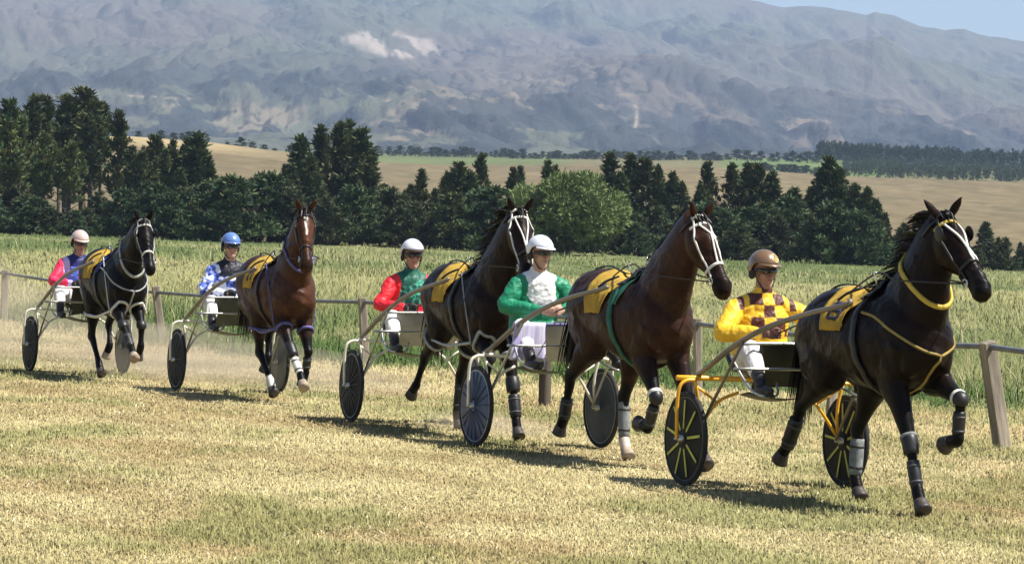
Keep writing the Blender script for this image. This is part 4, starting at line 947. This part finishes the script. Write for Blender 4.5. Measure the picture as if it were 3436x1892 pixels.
m_yspoke = mat('yellow_spoke', (.42, .42, .06), rough=.5, var=.2)
m_dkspoke = mat('dark_spoke', (.09, .09, .08), rough=.5, var=.2)
m_bluespoke = mat('blue_spoke', (.03, .045, .075), rough=.5, var=.2)
m_seat = mat('seat_vinyl', (.02, .02, .02), rough=.5, var=.3)
m_vinyl = {'silver': mat('silver_vinyl', (.46, .46, .45), rough=.42, spec=.5, var=.22, scale=5, bump=.5, bscale=7), 'black': mat('black_vinyl', (.035, .033, .022), rough=.55, var=.3, scale=5, bump=.4, bscale=7), 'olive': mat('olive_vinyl', (.10, .105, .09), rough=.5, var=.35, scale=6, bump=.5, bscale=7)}
m_camo = mat('camouflage_vinyl', (.03, .045, .03), c2=(.13, .16, .14), rough=.6, scale=9)
m_towel = mat('lilac_towel', (.66, .64, .74), rough=.9, c2=(.34, .30, .55), scale=3, stretch=(3, 9, .6))
def wheel(parent, y, s, disc, spoke, n, rad=.352, seed=0, yel=False):
    wb = MB(); nr = 40
    V = []; Fs = []
    prof = [(0, .030), (.05, .030), (.10, .022), (.30, .012), (rad-.035, .010)]
    for side in (1, -1):
        b = len(V)
        for (r_, h_) in prof:
            for k in range(nr): t = 2*math.pi*k/nr; V.append([r_*math.cos(t), side*h_, r_*math.sin(t)])
        for j in range(len(prof)-1):
            for k in range(nr):
                k2 = (k+1) % nr; f = [b+j*nr+k, b+j*nr+k2, b+(j+1)*nr+k2, b+(j+1)*nr+k]; Fs.append(f if side > 0 else f[::-1])
    wb.add(V, Fs); w_ = wb.obj('wheel', m_disc[disc], parent); w_.location = (0, y, rad); w_.rotation_euler = (0, random.random()*3, 0)
    tb = MB(); c = [[(rad-.021)*math.cos(t), 0, (rad-.021)*math.sin(t)] for t in np.linspace(0, 2*math.pi, 49)]
    tb.tube(c, .021, .019, seg=10, sub=1, lat=(0, 1, 0)); tb.obj('tyre', m_tyre, w_)
    rb_ = MB(); c = [[(rad-.046)*math.cos(t), 0, (rad-.046)*math.sin(t)] for t in np.linspace(0, 2*math.pi, 49)]; rb_.tube(c, .013, .008, seg=8, sub=1); rb_.obj('rim', m_steel if not yel else m_dkspoke, w_)
    MB().tube([[0, -.055, 0], [0, .055, 0]], .028, seg=14, sub=1, lat=(1, 0, 0)).obj('hub', m_steel, w_)
    for k in range(n):
        t = 2*math.pi*k/n; a0, a1 = .05, rad-.06
        for sd in (-1, 1):
            if yel:
                o = MB().box(((a0+a1)/2+.01, 0, 0), (a1-a0-.03, .004, .019)).obj('spoke', spoke, w_, smooth=False)
                o.rotation_euler = (0, t, 0); o.location = (0, sd*.0245, 0)
            elif sd == s:
                o = MB().tube([[a0, sd*.033, 0], [a1, sd*.016, 0]], .0035, seg=5, sub=1).obj('spoke', spoke, w_); o.rotation_euler = (0, t+.06*math.sin(k*2), 0)
    return w_
def sulky(i, spec):
    (cx, cy), ph, T, off = CART[i]; root = empty('racing_sulky'); root.location = (cx, cy, 0); root.rotation_euler = (0, 0, R(ph-90))
    tag(root, spec['label'], 'sulky', 'racing sulkies'); h = T/2
    tube = spec['tube']; P = lambda nm, mb, m: mb.obj(nm, m, root)
    for s in (-1, 1):
        wheel(root, s*h, s, spec['disc'][(s+1)//2], spec['spoke'], spec['ns'], yel=spec.get('yel', False))
        g = MB()
        g.tube([[0, s*(h+.075), .35], [.01, s*(h+.085), .60], [.02, s*(h+.075), .735], [.02, s*(h+.02), .782], [.02, s*(h-.05), .785]], .014, seg=8)
        g.tube([[.02, s*(h-.05), .785], [.01, s*(h-.085), .60], [0, s*(h-.07), .35]], .013, seg=8); P('wheel_fork', g, tube)
        ax = MB().tube([[0, s*(h+.09), .352], [0, s*(h-.09), .352]], .012, seg=8, sub=1, lat=(1, 0, 0)); P('axle', ax, m_steel)
        sh = MB().tube([[-.10, s*(h-.09), .80], [.06, s*(h-.10), .86], [.45, s*(h-.13), 1.045], [.9, s*(h*.74), 1.205], [1.35, s*.40, 1.32], [1.80, s*.34, 1.40], [off-.16, s*.315, 1.43]],
                       [.018, .020, .022, .021, .019, .018, .016], seg=10, sub=5); P('shaft', sh, m_shaft)
        st = MB().tube([[0, s*(h-.085), .36], [.25, s*(h-.10), .66], [.62, s*(h-.13), 1.09]], .012, seg=8); P('stay', st, m_steel if not spec.get('yel') else m_shaft)
        br = MB().tube([[0, s*(h-.085), .40], [-.02, s*(h*.62), .62], [0, s*.25, .70]], .013, seg=8); 
        br.tube([[0, s*(h-.07), .74], [-.02, s*(h*.62), .625]], .010, seg=8, sub=1); P('brace', br, tube)
        fr = MB().tube([[.42, s*(h-.13), .99], [.62, s*.50, .80], [.78, s*.47, .72], [.80, s*.34, .72], [.60, s*.24, .80]], .010, seg=8); P('footrest', fr, m_steel)
        sb = MB().tube([[off-.30, s*.33, 1.425], [off-.24, s*.30, 1.47], [off-.16, s*.27, 1.50], [off-.15, s*.22, 1.52]], .010, seg=6); P('shaft_strap', sb, m_black)
    cb_ = MB().tube([[0, -h-.09 if spec.get('yel') else -h+.05, .80], [-.02, 0, .80 if spec.get('yel') else .765], [0, h+.09 if spec.get('yel') else h-.05, .80]], .021 if spec.get('yel') else .015, seg=10, lat=(1, 0, 0)); P('crossbar', cb_, tube)
    if spec.get('yel'):
        c2 = MB().tube([[.16, -h*.8, .80], [.16, h*.8, .80]], .013, seg=8, sub=1, lat=(1, 0, 0)); P('crossbar', c2, tube)
    fb = MB().tube([[.50, -h+.14, 1.075], [.50, 0, 1.085], [.50, h-.14, 1.075]], .012, seg=8, lat=(1, 0, 0)); P('front_bar', fb, m_steel if spec.get('rim') is None else spec['rim'])
    fb = MB().tube([[.66, -.62, .90], [.66, 0, .905], [.66, .62, .90]], .011, seg=8, lat=(1, 0, 0)); P('foot_bar', fb, m_steel)
    se = MB()
    V = []; nx, ny = 8, 12
    for a in range(nx+1):
        for b in range(ny+1):
            x = -.30+.34*a/nx; y = (b/ny-.5)*.40; V.append([x, y, .865+.05*(2*b/ny-1)**2-.03*math.sin(math.pi*a/nx)+(.07*(1-a/2) if a < 2 else 0)])
    Fs = [[a*(ny+1)+b, (a+1)*(ny+1)+b, (a+1)*(ny+1)+b+1, a*(ny+1)+b+1] for a in range(nx) for b in range(ny)]
    so_ = P('seat', se.add(V, Fs), m_seat); md = so_.modifiers.new('s', 'SOLIDIFY'); md.thickness = .035; md.offset = -1
    sp = MB().tube([[-.12, -.12, .84], [-.05, -.12, .77]], .014, seg=8, sub=1); sp.tube([[-.12, .12, .84], [-.05, .12, .77]], .014, seg=8, sub=1)
    sp.tube([[-.12, -.12, .84], [-.12, .12, .84]], .014, seg=8, sub=1, lat=(1, 0, 0)); sp.tube([[.2, 0, .84], [-.1, 0, .82]], .012, seg=8, sub=1); P('seat_frame', sp, m_steel)
    # dirt screen
    y0, y1 = spec.get('sw', (-.34, .36)); V = []; nx, ny = 14, 10; rr = np.random.default_rng(i)
    for a in range(nx+1):
        for b in range(ny+1):
            f = a/nx; g_ = b/ny; y = y0+(y1-y0)*f; y = y*(1-.12*g_); V.append([.50-.22*g_**1.3+.02*math.sin(f*9+i)*g_, y, 1.085-g_*(.36-.04*math.sin(math.pi*f))])
    Fs = [[a*(ny+1)+b, (a+1)*(ny+1)+b, (a+1)*(ny+1)+b+1, a*(ny+1)+b+1] for a in range(nx) for b in range(ny)]
    sc = P('dirt_screen', MB().add(V, Fs), m_vinyl[spec['vinyl']]); md = sc.modifiers.new('s', 'SOLIDIFY'); md.thickness = .004
    V = []
    for a in range(nx+1):
        for b in range(5):
            f = a/nx; g_ = b/4; y = (y0+(y1-y0)*f)*(.88-.08*g_); V.append([.275-.22*g_, y, .72-.045*math.sin(math.pi*f)*(1)+.0-.03*g_])
    Fs = [[a*5+b, (a+1)*5+b, (a+1)*5+b+1, a*5+b+1] for a in range(nx) for b in range(4)]
    sc = P('belly_sheet', MB().add(V, Fs), m_camo if spec.get('camo') else m_vinyl['olive' if spec['vinyl'] != 'black' else 'black']); md = sc.modifiers.new('s', 'SOLIDIFY'); md.thickness = .004
    if i == 4:
        P('mesh_window', MB().box((.375, .20, .86), (.006, .13, .13), rot=rotY(30)), m_black)
    return root
SUL = {
1: dict(tube=m_ytube, disc=('black', 'black'), spoke=m_yspoke, ns=9, yel=True, vinyl='black', label='yellow framed racing sulky with black disc wheels and yellow spokes'),
2: dict(tube=m_cream, disc=('blue', 'slate'), spoke=m_bluespoke, ns=18, vinyl='silver', camo=True, rim=m_purple, label='racing sulky with a blue disc wheel and silver screen under the white-helmeted driver'),
3: dict(tube=m_cream, disc=('black', 'grey'), spoke=m_dkspoke, ns=16, vinyl='silver', label='racing sulky with cream wheel forks under the red and green driver'),
4: dict(tube=m_cream, disc=('black', 'grey'), spoke=m_dkspoke, ns=14, vinyl='olive', label='racing sulky with olive screen under the blue-helmeted driver'),
5: dict(tube=m_cream, disc=('black', 'slate'), spoke=m_dkspoke, ns=14, vinyl='black', sw=(-.22, .40), label='racing sulky with black screen at the left end, under the pink-sleeved driver')}
for i in SUL: sulky(i, SUL[i])
# towel over the front bar of the second sulky
def towel():
    (cx, cy), ph, T, off = CART[2]; V = []; nx, nz = 16, 14
    for a in range(nx+1):
        for b in range(nz+1):
            f = a/nx; g_ = b/nz; y = -.50+.30*f; L = .40*g_-.07; 
            x = .519+.02*math.sin(f*16)*g_*.6+(.0 if L > 0 else -.04*min(1, -L/.03)); z = 1.098-abs(L) if L > 0 else 1.098-abs(L)*.9
            V.append([x, y*(1+.05*g_)+.01*math.sin(g_*5+f*3), z+.006])
    Fs = [[a*(nz+1)+b, (a+1)*(nz+1)+b, (a+1)*(nz+1)+b+1, a*(nz+1)+b+1] for a in range(nx) for b in range(nz)]
    o = MB().add(V, Fs).obj('towel', m_towel); o.location = (cx, cy, 0); o.rotation_euler = (0, 0, R(ph-90)); md = o.modifiers.new('s', 'SOLIDIFY'); md.thickness = .006
    tag(o, 'white and lilac towel hanging over the front bar of the blue-wheeled sulky', 'towel')
towel()
# ------------------------------------------------------------------ drivers
m_skin = mat('skin', (.5, .3, .22), rough=.55, spec=.35, attr=True, var=.08, scale=30)
m_silk = mat('racing_silk', (.5, .5, .5), rough=.5, spec=.35, attr=True, var=.06, scale=20, bump=.5, bscale=16)
m_trous = mat('white_breeches', (.66, .64, .62), rough=.8, var=.08, bump=.4, bscale=18)
m_bootb = mat('riding_boot', (.015, .014, .014), rough=.4, spec=.4, var=.3)
m_glove = {'brown': mat('brown_glove', (.10, .04, .03), rough=.7, var=.3), 'black': mat('black_glove', (.015, .015, .016), rough=.7, var=.3)}
m_helm = {'gold': mat('gold_helmet', (.17, .095, .045), rough=.28, spec=.6, coat=.6, var=.15), 'white': mat('white_helmet', (.62, .63, .72), rough=.3, spec=.5, coat=.5, c2=(.72, .73, .78), scale=14),
          'lilac': mat('pale_helmet', (.50, .50, .62), rough=.3, coat=.5, c2=(.72, .70, .74), scale=9), 'blue': mat('blue_helmet', (.06, .12, .36), rough=.3, coat=.5, c2=(.14, .24, .50), scale=6), 'pink': mat('rose_helmet', (.50, .36, .32), rough=.3, coat=.5, c2=(.60, .46, .42), scale=8)}
m_lens = mat('dark_lens', (.01, .008, .010), rough=.12, spec=.8, var=.1)
m_pad = mat('helmet_padding', (.035, .022, .018), rough=.8, var=.2)
m_emb = mat('pale_emblem', (.62, .50, .20), rough=.5, var=.1); m_lip = None
def segd(V, p, q):
    p, q = np.array(p), np.array(q); d = q-p; t = np.clip(((V-p)@d)/(d@d), 0, 1); return np.linalg.norm(V-(p+t[:, None]*d), axis=1), t
def person(i, S):
    (cx, cy), ph, T, off = CART[i]
    r = np.random.default_rng(900+i)
    hx, hz = S.get('hip', (-.14, .955)); nb = np.array(S.get('neckb', (-.12, 0, 1.42))); hc = np.array(S.get('head', (-.10, 0, 1.62)))
    sw = S.get('sw', .185); hands = {s: np.array(S['hands'][s]) for s in (-1, 1)}; elb = {s: np.array(S['elb'][s]) for s in (-1, 1)}
    knee = {s: np.array([.36, s*.34, 1.02]) for s in (-1, 1)}; ank = {s: np.array([.66, s*.405, .80]) for s in (-1, 1)}
    knee.update({s: np.array(v) for s, v in S.get('knee', {}).items()})
    nb = nb+np.array([.01, 0, .035]); shd = {s: np.array([nb[0]-.0, s*sw, nb[2]-.115]) for s in (-1, 1)}
    hip = {s: np.array([hx, s*.10, hz]) for s in (-1, 1)}
    B = MB()
    B.tube([[hx, 0, hz-.03], [hx-.03, 0, hz+.12], (nb+np.array([hx-.04, 0, hz+.1]))/2, nb-np.array([0, 0, .10]), nb], [.145, .13, .145, .15, .07], [.09, .085, .10, .09, .06], lat=(0, 1, 0), seg=18)
    B.tube([nb-np.array([0, 0, .03]), hc-np.array([.0, 0, .10]), hc-np.array([0, 0, .04])], [.066, .060, .056], seg=14)
    yaw = R(S.get('yaw', 0)); tilt = R(S.get('tilt', 6)); Rz = np.array([[math.cos(yaw), -math.sin(yaw), 0], [math.sin(yaw), math.cos(yaw), 0], [0, 0, 1]]); HR = Rz@rotY(math.degrees(tilt))
    h = lambda x, y, z: hc+HR@(np.array([x, y, z])*1.06)
    B.ell(h(-.01, 0, .02), (.094, .074, .098), HR); B.ell(h(.015, 0, -.045), (.072, .060, .075), HR); B.ell(h(.055, 0, -.098), (.030, .030, .024), HR)
    B.tube([h(.078, 0, .02), h(.094, 0, -.005), h(.108, 0, -.030), h(.090, 0, -.040)], [.009, .010, .015, .010], [.01, .012, .012, .008], lat=HR[:, 1], seg=10)
    for s in (-1, 1):
        B.ell(h(.052, s*.042, -.028), (.028, .022, .022), HR); B.ell(h(-.008, s*.076, -.012), (.018, .008, .030), HR); B.ell(h(.07, s*.030, .028), (.02, .026, .009), HR)
    B.ell(h(.082, 0, -.062), (.012, .023, .006), HR); B.ell(h(.079, 0, -.073), (.012, .020, .007), HR)
    def hand(mb, s, g=0.0):
        e, w_ = elb[s], hands[s]; f = (w_-e)/np.linalg.norm(w_-e); up = np.array([0, 0, 1.])-f*f[2]; up /= np.linalg.norm(up); inn = np.cross(up, f)*(-1 if s > 0 else 1)
        if inn[1]*s > 0: inn = -inn
        HRm = np.column_stack([f, inn, up]); mb.ell(w_+f*.045, (.048+g, .017+g, .042+g), HRm)
        for k in range(4):
            L = (.9, 1.0, .95, .78)[k]; rt = w_+f*.082+up*(.030-.020*k); rr = .0088+g
            mb.tube([rt-f*.03, rt+f*.006, rt+f*.022*L+inn*.016, rt+f*.012*L+inn*.036, rt-f*.014+inn*.040], [rr, rr, rr*.95, rr*.9, rr*.8], seg=8, sub=3)
        t0 = w_+f*.02+up*.034
        mb.tube([t0, t0+f*.028+up*.012+inn*.010, t0+f*.050+up*.006+inn*.024, t0+f*.066-up*.002+inn*.032], [.012+g, .0115+g, .010+g, .008+g], seg=8, sub=3)
        return w_+f*.085+inn*.02
    grip = {}
    for s in (-1, 1):
        B.tube([shd[s]-np.array([0, s*.05, 0]), shd[s], (shd[s]+elb[s])/2, elb[s], (elb[s]+hands[s])/2, hands[s], hands[s]+(hands[s]-elb[s])/np.linalg.norm(hands[s]-elb[s])*.03], [.05, .052, .045, .040, .036, .026, .024], [.05, .052, .045, .040, .038, .032, .030], seg=12)
        grip[s] = hand(B, s)
        B.tube([hip[s], (hip[s]+knee[s])/2, knee[s], (knee[s]*.6+ank[s]*.4), ank[s], ank[s]-np.array([0, 0, .03])], [.082, .075, .054, .05, .037, .035], seg=12)
        B.ell(ank[s]+np.array([.06, 0, -.045]), (.11, .038, .03))
    me = B.remesh('person_body', .0068, it=2); V = coords(me)
    sk = np.array(S.get('skin', (.45, .25, .17))); C = np.repeat(sk[None], len(V), 0)
    Vl = (V-hc)@HR
    lip = ss(.030, .018, np.linalg.norm((Vl-np.array([.092, 0, -.067]))*np.array([1, .8, 2.2]), axis=1)); C = C*(1-lip[:, None]*.55)+np.array([.35, .10, .08])*lip[:, None]*.55
    brow = ss(.010, .005, abs(Vl[:, 2]-.036))*(abs(Vl[:, 1]) > .012)*(abs(Vl[:, 1]) < .05)*(Vl[:, 0] > .05); C = C*(1-.7*brow[:, None])
    C[V[:, 2] < nb[2]-.1] *= 1
    set_col(me, C)
    body = link_mesh('person', me, m_skin); body.location = (cx, cy, 0); body.rotation_euler = (0, 0, R(ph-90)); tag(body, S['label'], 'person', 'sulky drivers')
    P = lambda nm, mb, m: mb.obj(nm, m, body)
    # jacket
    J = MB(); pf = S.get('puff', 1.0)
    J.tube([[hx, 0, hz+.015], [hx-.02, 0, hz+.12], (nb+np.array([hx-.03, 0, hz+.1]))/2+np.array([.01, 0, 0]), nb-np.array([0, 0, .11]), nb-np.array([0, 0, .045]), nb+np.array([.005, 0, .0]), nb+np.array([.01, 0, .05])], [.20*pf, .185*pf, .19*pf, .18, .125, .082, .066], [.14*pf, .135*pf, .135*pf, .115, .095, .076, .064], lat=(0, 1, 0), seg=24, round_=.1)
    for s in (-1, 1):
        dh = (hands[s]-elb[s])/np.linalg.norm(hands[s]-elb[s])
        J.tube([nb+np.array([0, s*.03, -.03]), nb+np.array([0, s*.10, -.062]), shd[s]+np.array([0, 0, .012])], [.06, .065, .066], seg=14)
        J.tube([shd[s]-np.array([0, s*.07, -.012]), shd[s]+np.array([0, s*.012, .0]), (shd[s]+elb[s])/2, elb[s], (elb[s]+hands[s])/2, hands[s]-dh*.02], [.075, .072, .064*pf, .058*pf, .050*pf, .038], seg=16, round_=.3)
    jm = J.remesh('jacket', .0082, it=2); V = coords(jm); N = normals(jm)
    dT, tT = segd(V, [hx, 0, hz], nb); a1 = np.minimum(*[np.minimum(segd(V, shd[s], elb[s])[0], segd(V, elb[s], hands[s])[0]) for s in (-1, 1)])
    wr = fbm(V[:, 0]*13+V[:, 2]*22+3*V[:, 1], V[:, 1]*21-V[:, 2]*12, 3, 7+i, ridged=True)-.55
    V2 = V+N*(wr*.016*np.clip(1.2-(V[:, 2]-nb[2]+.1)*6, .2, 1))[:, None]; set_coords(jm, V2)
    arm = (np.abs(V[:, 1]) > sw*.83+.25*np.clip(nb[2]-.07-V[:, 2], 0, .2)*0) | (a1 < dT-.05)
    set_col(jm, S['col'](V, arm, nb, hz, i)); link_mesh('jacket', jm, m_silk, body)
    # trousers
    Tm = MB(); 
    Tm.tube([[hx-.06, 0, hz-.01], [hx+.06, 0, hz]], [.19, .17], [.095, .10], lat=(0, 1, 0), seg=18)
    for s in (-1, 1):
        Tm.tube([hip[s], (hip[s]+knee[s])/2, knee[s], knee[s]*.55+ank[s]*.45, knee[s]*.3+ank[s]*.7], [.10, .092, .070, .066, .052], seg=16)
    tm = Tm.remesh('trousers', .010, it=2); V = coords(tm); N = normals(tm); set_coords(tm, V+N*((fbm(V[:, 0]*18+V[:, 2]*14, V[:, 1]*20, 3, 3+i, ridged=True)-.5)*.02)[:, None]); link_mesh('trousers', tm, m_trous, body)
    for s in (-1, 1):
        bb = MB(); bb.tube([knee[s]*.35+ank[s]*.65, ank[s]+np.array([0, 0, .01]), ank[s]-np.array([0, 0, .035])], [.050, .048, .046], seg=12); bb.ell(ank[s]+np.array([.065, 0, -.050]), (.135, .050, .040)); bb.box(ank[s]+np.array([.05, 0, -.085]), (.25, .075, .016))
        bm_ = bb.remesh('boot', .007, it=2); link_mesh('boot', bm_, m_bootb, body)
        if S.get('glove'):
            gb = MB(); hand(gb, s, .0028); dh = (hands[s]-elb[s])/np.linalg.norm(hands[s]-elb[s]); gb.tube([hands[s]-dh*.05, hands[s]+dh*.02], [.036, .03], [.038, .034], seg=12); link_mesh('glove', gb.remesh('glove', .0045, it=1), m_glove[S['glove']], body)
    # helmet
    hb = MB(); V = []; nu, nv = 40, 14
    for sgn in (1.0, .93):
        for a in range(nu):
            t = 2*math.pi*a/nu; ct = math.cos(t); zb = .030 if ct > .3 else (.030-.085*ss(.3, -.35, ct))
            for b in range(nv+1):
                ph0 = math.acos(np.clip(float(zb)/.120, -1, 1)); p_ = ph0*b/nv
                V.append(h(-.008+.128*sgn*math.sin(p_)*ct, .106*sgn*math.sin(p_)*math.sin(t), .028+.122*sgn*math.cos(p_)))
    Fs = []
    for q in (0, 1):
        o_ = q*nu*(nv+1)
        for a in range(nu):
            a2 = (a+1) % nu
            for b in range(nv):
                f = [o_+a*(nv+1)+b, o_+a*(nv+1)+b+1, o_+a2*(nv+1)+b+1, o_+a2*(nv+1)+b]; Fs.append(f if q == 0 else f[::-1])
    for a in range(nu):
        a2 = (a+1) % nu; Fs.append([a*(nv+1)+nv, nu*(nv+1)+a*(nv+1)+nv, nu*(nv+1)+a2*(nv+1)+nv, a2*(nv+1)+nv])
    hb.add(V, Fs); he = P('helmet', hb, m_helm[S['helmet']])
    pk = MB(); V = []
    for sgn in (0, 1):
        for a in range(17):
            t = R(-62+124*a/16); e = .030*math.cos(t)**1.2
            for k in (0, 1):
                rr_ = (.118 if k == 0 else .128+e)
                V.append(h(-.008+rr_*math.cos(t), (.100+e*.6*k)*math.sin(t), .060-.012*k-sgn*.007))
    Fs = []
    for sgn in (0, 1):
        for a in range(16): Fs.append([sgn*34+a*2, sgn*34+a*2+1, sgn*34+a*2+3, sgn*34+a*2+2][::(1 if sgn == 0 else -1)])
    for a in range(16): Fs.append([a*2+1, 34+a*2+1, 34+a*2+3, a*2+3])
    pk.add(V, Fs); peak = pk.obj('peak', m_helm[S['helmet']] if S['helmet'] != 'lilac' else m_pad, he)
    pd = MB()
    for s in (-1, 1): pd.ell(h(-.02, s*.088, -.028), (.042, .014, .040), HR)
    pd.ell(h(-.095, 0, -.03), (.02, .055, .03), HR); pd.obj('ear_padding', m_pad, he)
    sp = MB()
    for s in (-1, 1): sp.tube([h(.0, s*.092, .0), h(.03, s*.076, -.06), h(.052, s*.04, -.118), h(.058, 0, -.126)], .0055, seg=6)
    P('chin_strap', sp, m_black)
    gl = MB(); V = []
    for a in range(21):
        t = R(-78+156*a/20)
        for zz in (-.019, .017): V.append(h(.002+.100*math.cos(t)*(1+.0*zz), .084*math.sin(t), .008+zz*(1-.25*abs(math.sin(t)))+.004*0))
    Fs = [[a*2, a*2+2, a*2+3, a*2+1] for a in range(20)]
    gl.add(V, Fs); gg = P('goggles', gl, m_lens); md = gg.modifiers.new('s', 'SOLIDIFY'); md.thickness = .008; md.offset = 0
    if S['helmet'] == 'gold':
        em = MB()
        c = h(.090, .012, .098); n_ = HR@np.array([.75, .08, .62]); n_ /= np.linalg.norm(n_); u_ = np.cross([0, 0, 1.], n_); u_ /= np.linalg.norm(u_); w2 = np.cross(n_, u_)
        em.tube([c+(u_*math.cos(t)*.030+w2*math.sin(t)*.034) for t in np.linspace(0, 2*math.pi, 17)], .005, seg=6, sub=1)
        em.tube([c+(u_*math.cos(t)*.013+w2*math.sin(t)*.016) for t in np.linspace(0, 2*math.pi, 13)], .0055, seg=6, sub=1); em.obj('emblem', m_emb, he)
    # reins: bit -> terret -> hand (children of the horse they drive)
    hb_, bits = BITS[i]; dzz = 0
    for s, nm in ((-1, 0), (1, 1)):
        g_ = grip[s]; gl_ = np.array([g_[0]-off, g_[1], g_[2]]); ter = np.array([-.16, s*.125, 1.615]); bt = np.array(bits[nm])
        m1 = (bt+ter)/2; m1[2] -= .015; m1[1] = s*max(abs(m1[1]), .235); m2 = (ter+gl_)/2; m2[2] -= .05
        MB().tube([bt, m1, ter, m2, gl_], .0065, seg=6, sub=6).obj('rein', m_rein, hb_)
    return body
Yl, Br = np.array([.80, .47, .025]), np.array([.085, .022, .014])
def c_check(V, arm, nb, hz, i):
    C = np.repeat(Yl[None], len(V), 0); q = (np.floor((V[:, 1]+.05)/.095)+np.floor((V[:, 2]-nb[2]-.0)/.088)).astype(int) % 2
    k = (q == 0) & (~arm) & (V[:, 2] > nb[2]-.32); C[k] = Br
    k2 = arm & (V[:, 2] > nb[2]-.13) & (np.abs(V[:, 1]) > .19) & (np.abs(V[:, 1]) < .235); C[k2] = Br
    return C
def c_green_white(V, arm, nb, hz, i):
    g = np.array([.012, .20, .10]); wv = np.array([.70, .68, .66]); C = np.repeat(wv[None], len(V), 0); C[arm] = g
    C[(V[:, 2] < hz+.16)] = g; k = (~arm) & (V[:, 2] > hz+.16+1.1*np.abs(V[:, 1])); C[(~arm) & ~k] = g; return C
def c_red_green(V, arm, nb, hz, i):
    g = np.array([.012, .10, .065]); rd = np.array([.72, .02, .03]); C = np.repeat(g[None], len(V), 0)
    pat = fbm(V[:, 1]*30+5, V[:, 2]*22, 2, 5) > .60; C[pat & (V[:, 2] < nb[2]-.08)] = (.06, .36, .24); C[arm] = rd; C[(V[:, 2] < hz+.20) & ~arm] = rd; return C
def c_blue(V, arm, nb, hz, i):
    C = np.repeat(np.array([[.012, .012, .02]]), len(V), 0); n = fbm(V[:, 1]*22+V[:, 0]*14, V[:, 2]*24, 2, 9)
    lo = arm | (V[:, 2] < nb[2]-.17); C[lo] = (.10, .16, .58); C[lo & (n > .52)] = (.72, .74, .82); C[lo & (n < .34)] = (.02, .03, .12); return C
def c_pink(V, arm, nb, hz, i):
    C = np.repeat(np.array([[.02, .02, .12]]), len(V), 0); C[(V[:, 2] < nb[2]-.14)] = (.13, .20, .66); C[arm] = (.78, .03, .09); C[(V[:, 2] < hz+.18) & ~arm] = (.62, .05, .10)
    C[arm & (np.abs(V[:, 1]) < .205)] = (.55, .45, .72); return C
Hd = lambda x, y, z, y2=None: {-1: (x, -y, z), 1: (x, y if y2 is None else y2, z)}
person(1, dict(label='driver in yellow and brown checked silks and a gold helmet with an emblem', hands={-1: (.22, -.15, 1.15), 1: (.22, .37, 1.17)}, elb={-1: (-.02, -.39, 1.14), 1: (-.06, .43, 1.23)}, helmet='gold', glove='brown', col=c_check, yaw=10, puff=1.16, neckb=(-.15, -.01, 1.405), hip=(-.16, .945), head=(-.12, -.015, 1.61), skin=(.36, .19, .13), sw=.215))
person(2, dict(label='driver with a white helmet, white bodice and green sleeves in the blue-wheeled sulky', hands={-1: (.24, -.10, 1.19), 1: (.25, .06, 1.20)}, elb={-1: (-.06, -.335, 1.22), 1: (-.06, .33, 1.22)}, helmet='white', col=c_green_white, yaw=14, hip=(-.18, .99), neckb=(-.11, -.02, 1.485), head=(-.06, -.02, 1.69), puff=1.18, skin=(.50, .28, .20), sw=.205, knee={-1: (.32, -.34, 1.04), 1: (.32, .34, 1.04)}))
person(3, dict(label='driver with a pale helmet, green bodice and red sleeves', hands=Hd(.24, .15, 1.12), elb=Hd(-.02, .34, 1.14), helmet='lilac', glove='black', col=c_red_green, yaw=-2, head=(-.09, 0, 1.635), neckb=(-.12, 0, 1.43), puff=1.05, skin=(.40, .22, .16)))
person(4, dict(label='driver with a blue helmet and blue and white patterned sleeves', hands=Hd(.26, .13, 1.12), elb=Hd(0, .33, 1.15), helmet='blue', glove='black', col=c_blue, yaw=-4, head=(-.08, 0, 1.66), neckb=(-.13, 0, 1.45), puff=1.05, skin=(.48, .26, .19)))
person(5, dict(label='driver with a rose helmet, navy shoulders and pink sleeves at the left end', hands=Hd(.26, .13, 1.12), elb=Hd(0, .34, 1.14), helmet='pink', glove='black', col=c_pink, yaw=4, tilt=16, head=(-.06, 0, 1.64), neckb=(-.12, 0, 1.44), puff=1.05, skin=(.38, .20, .14)))
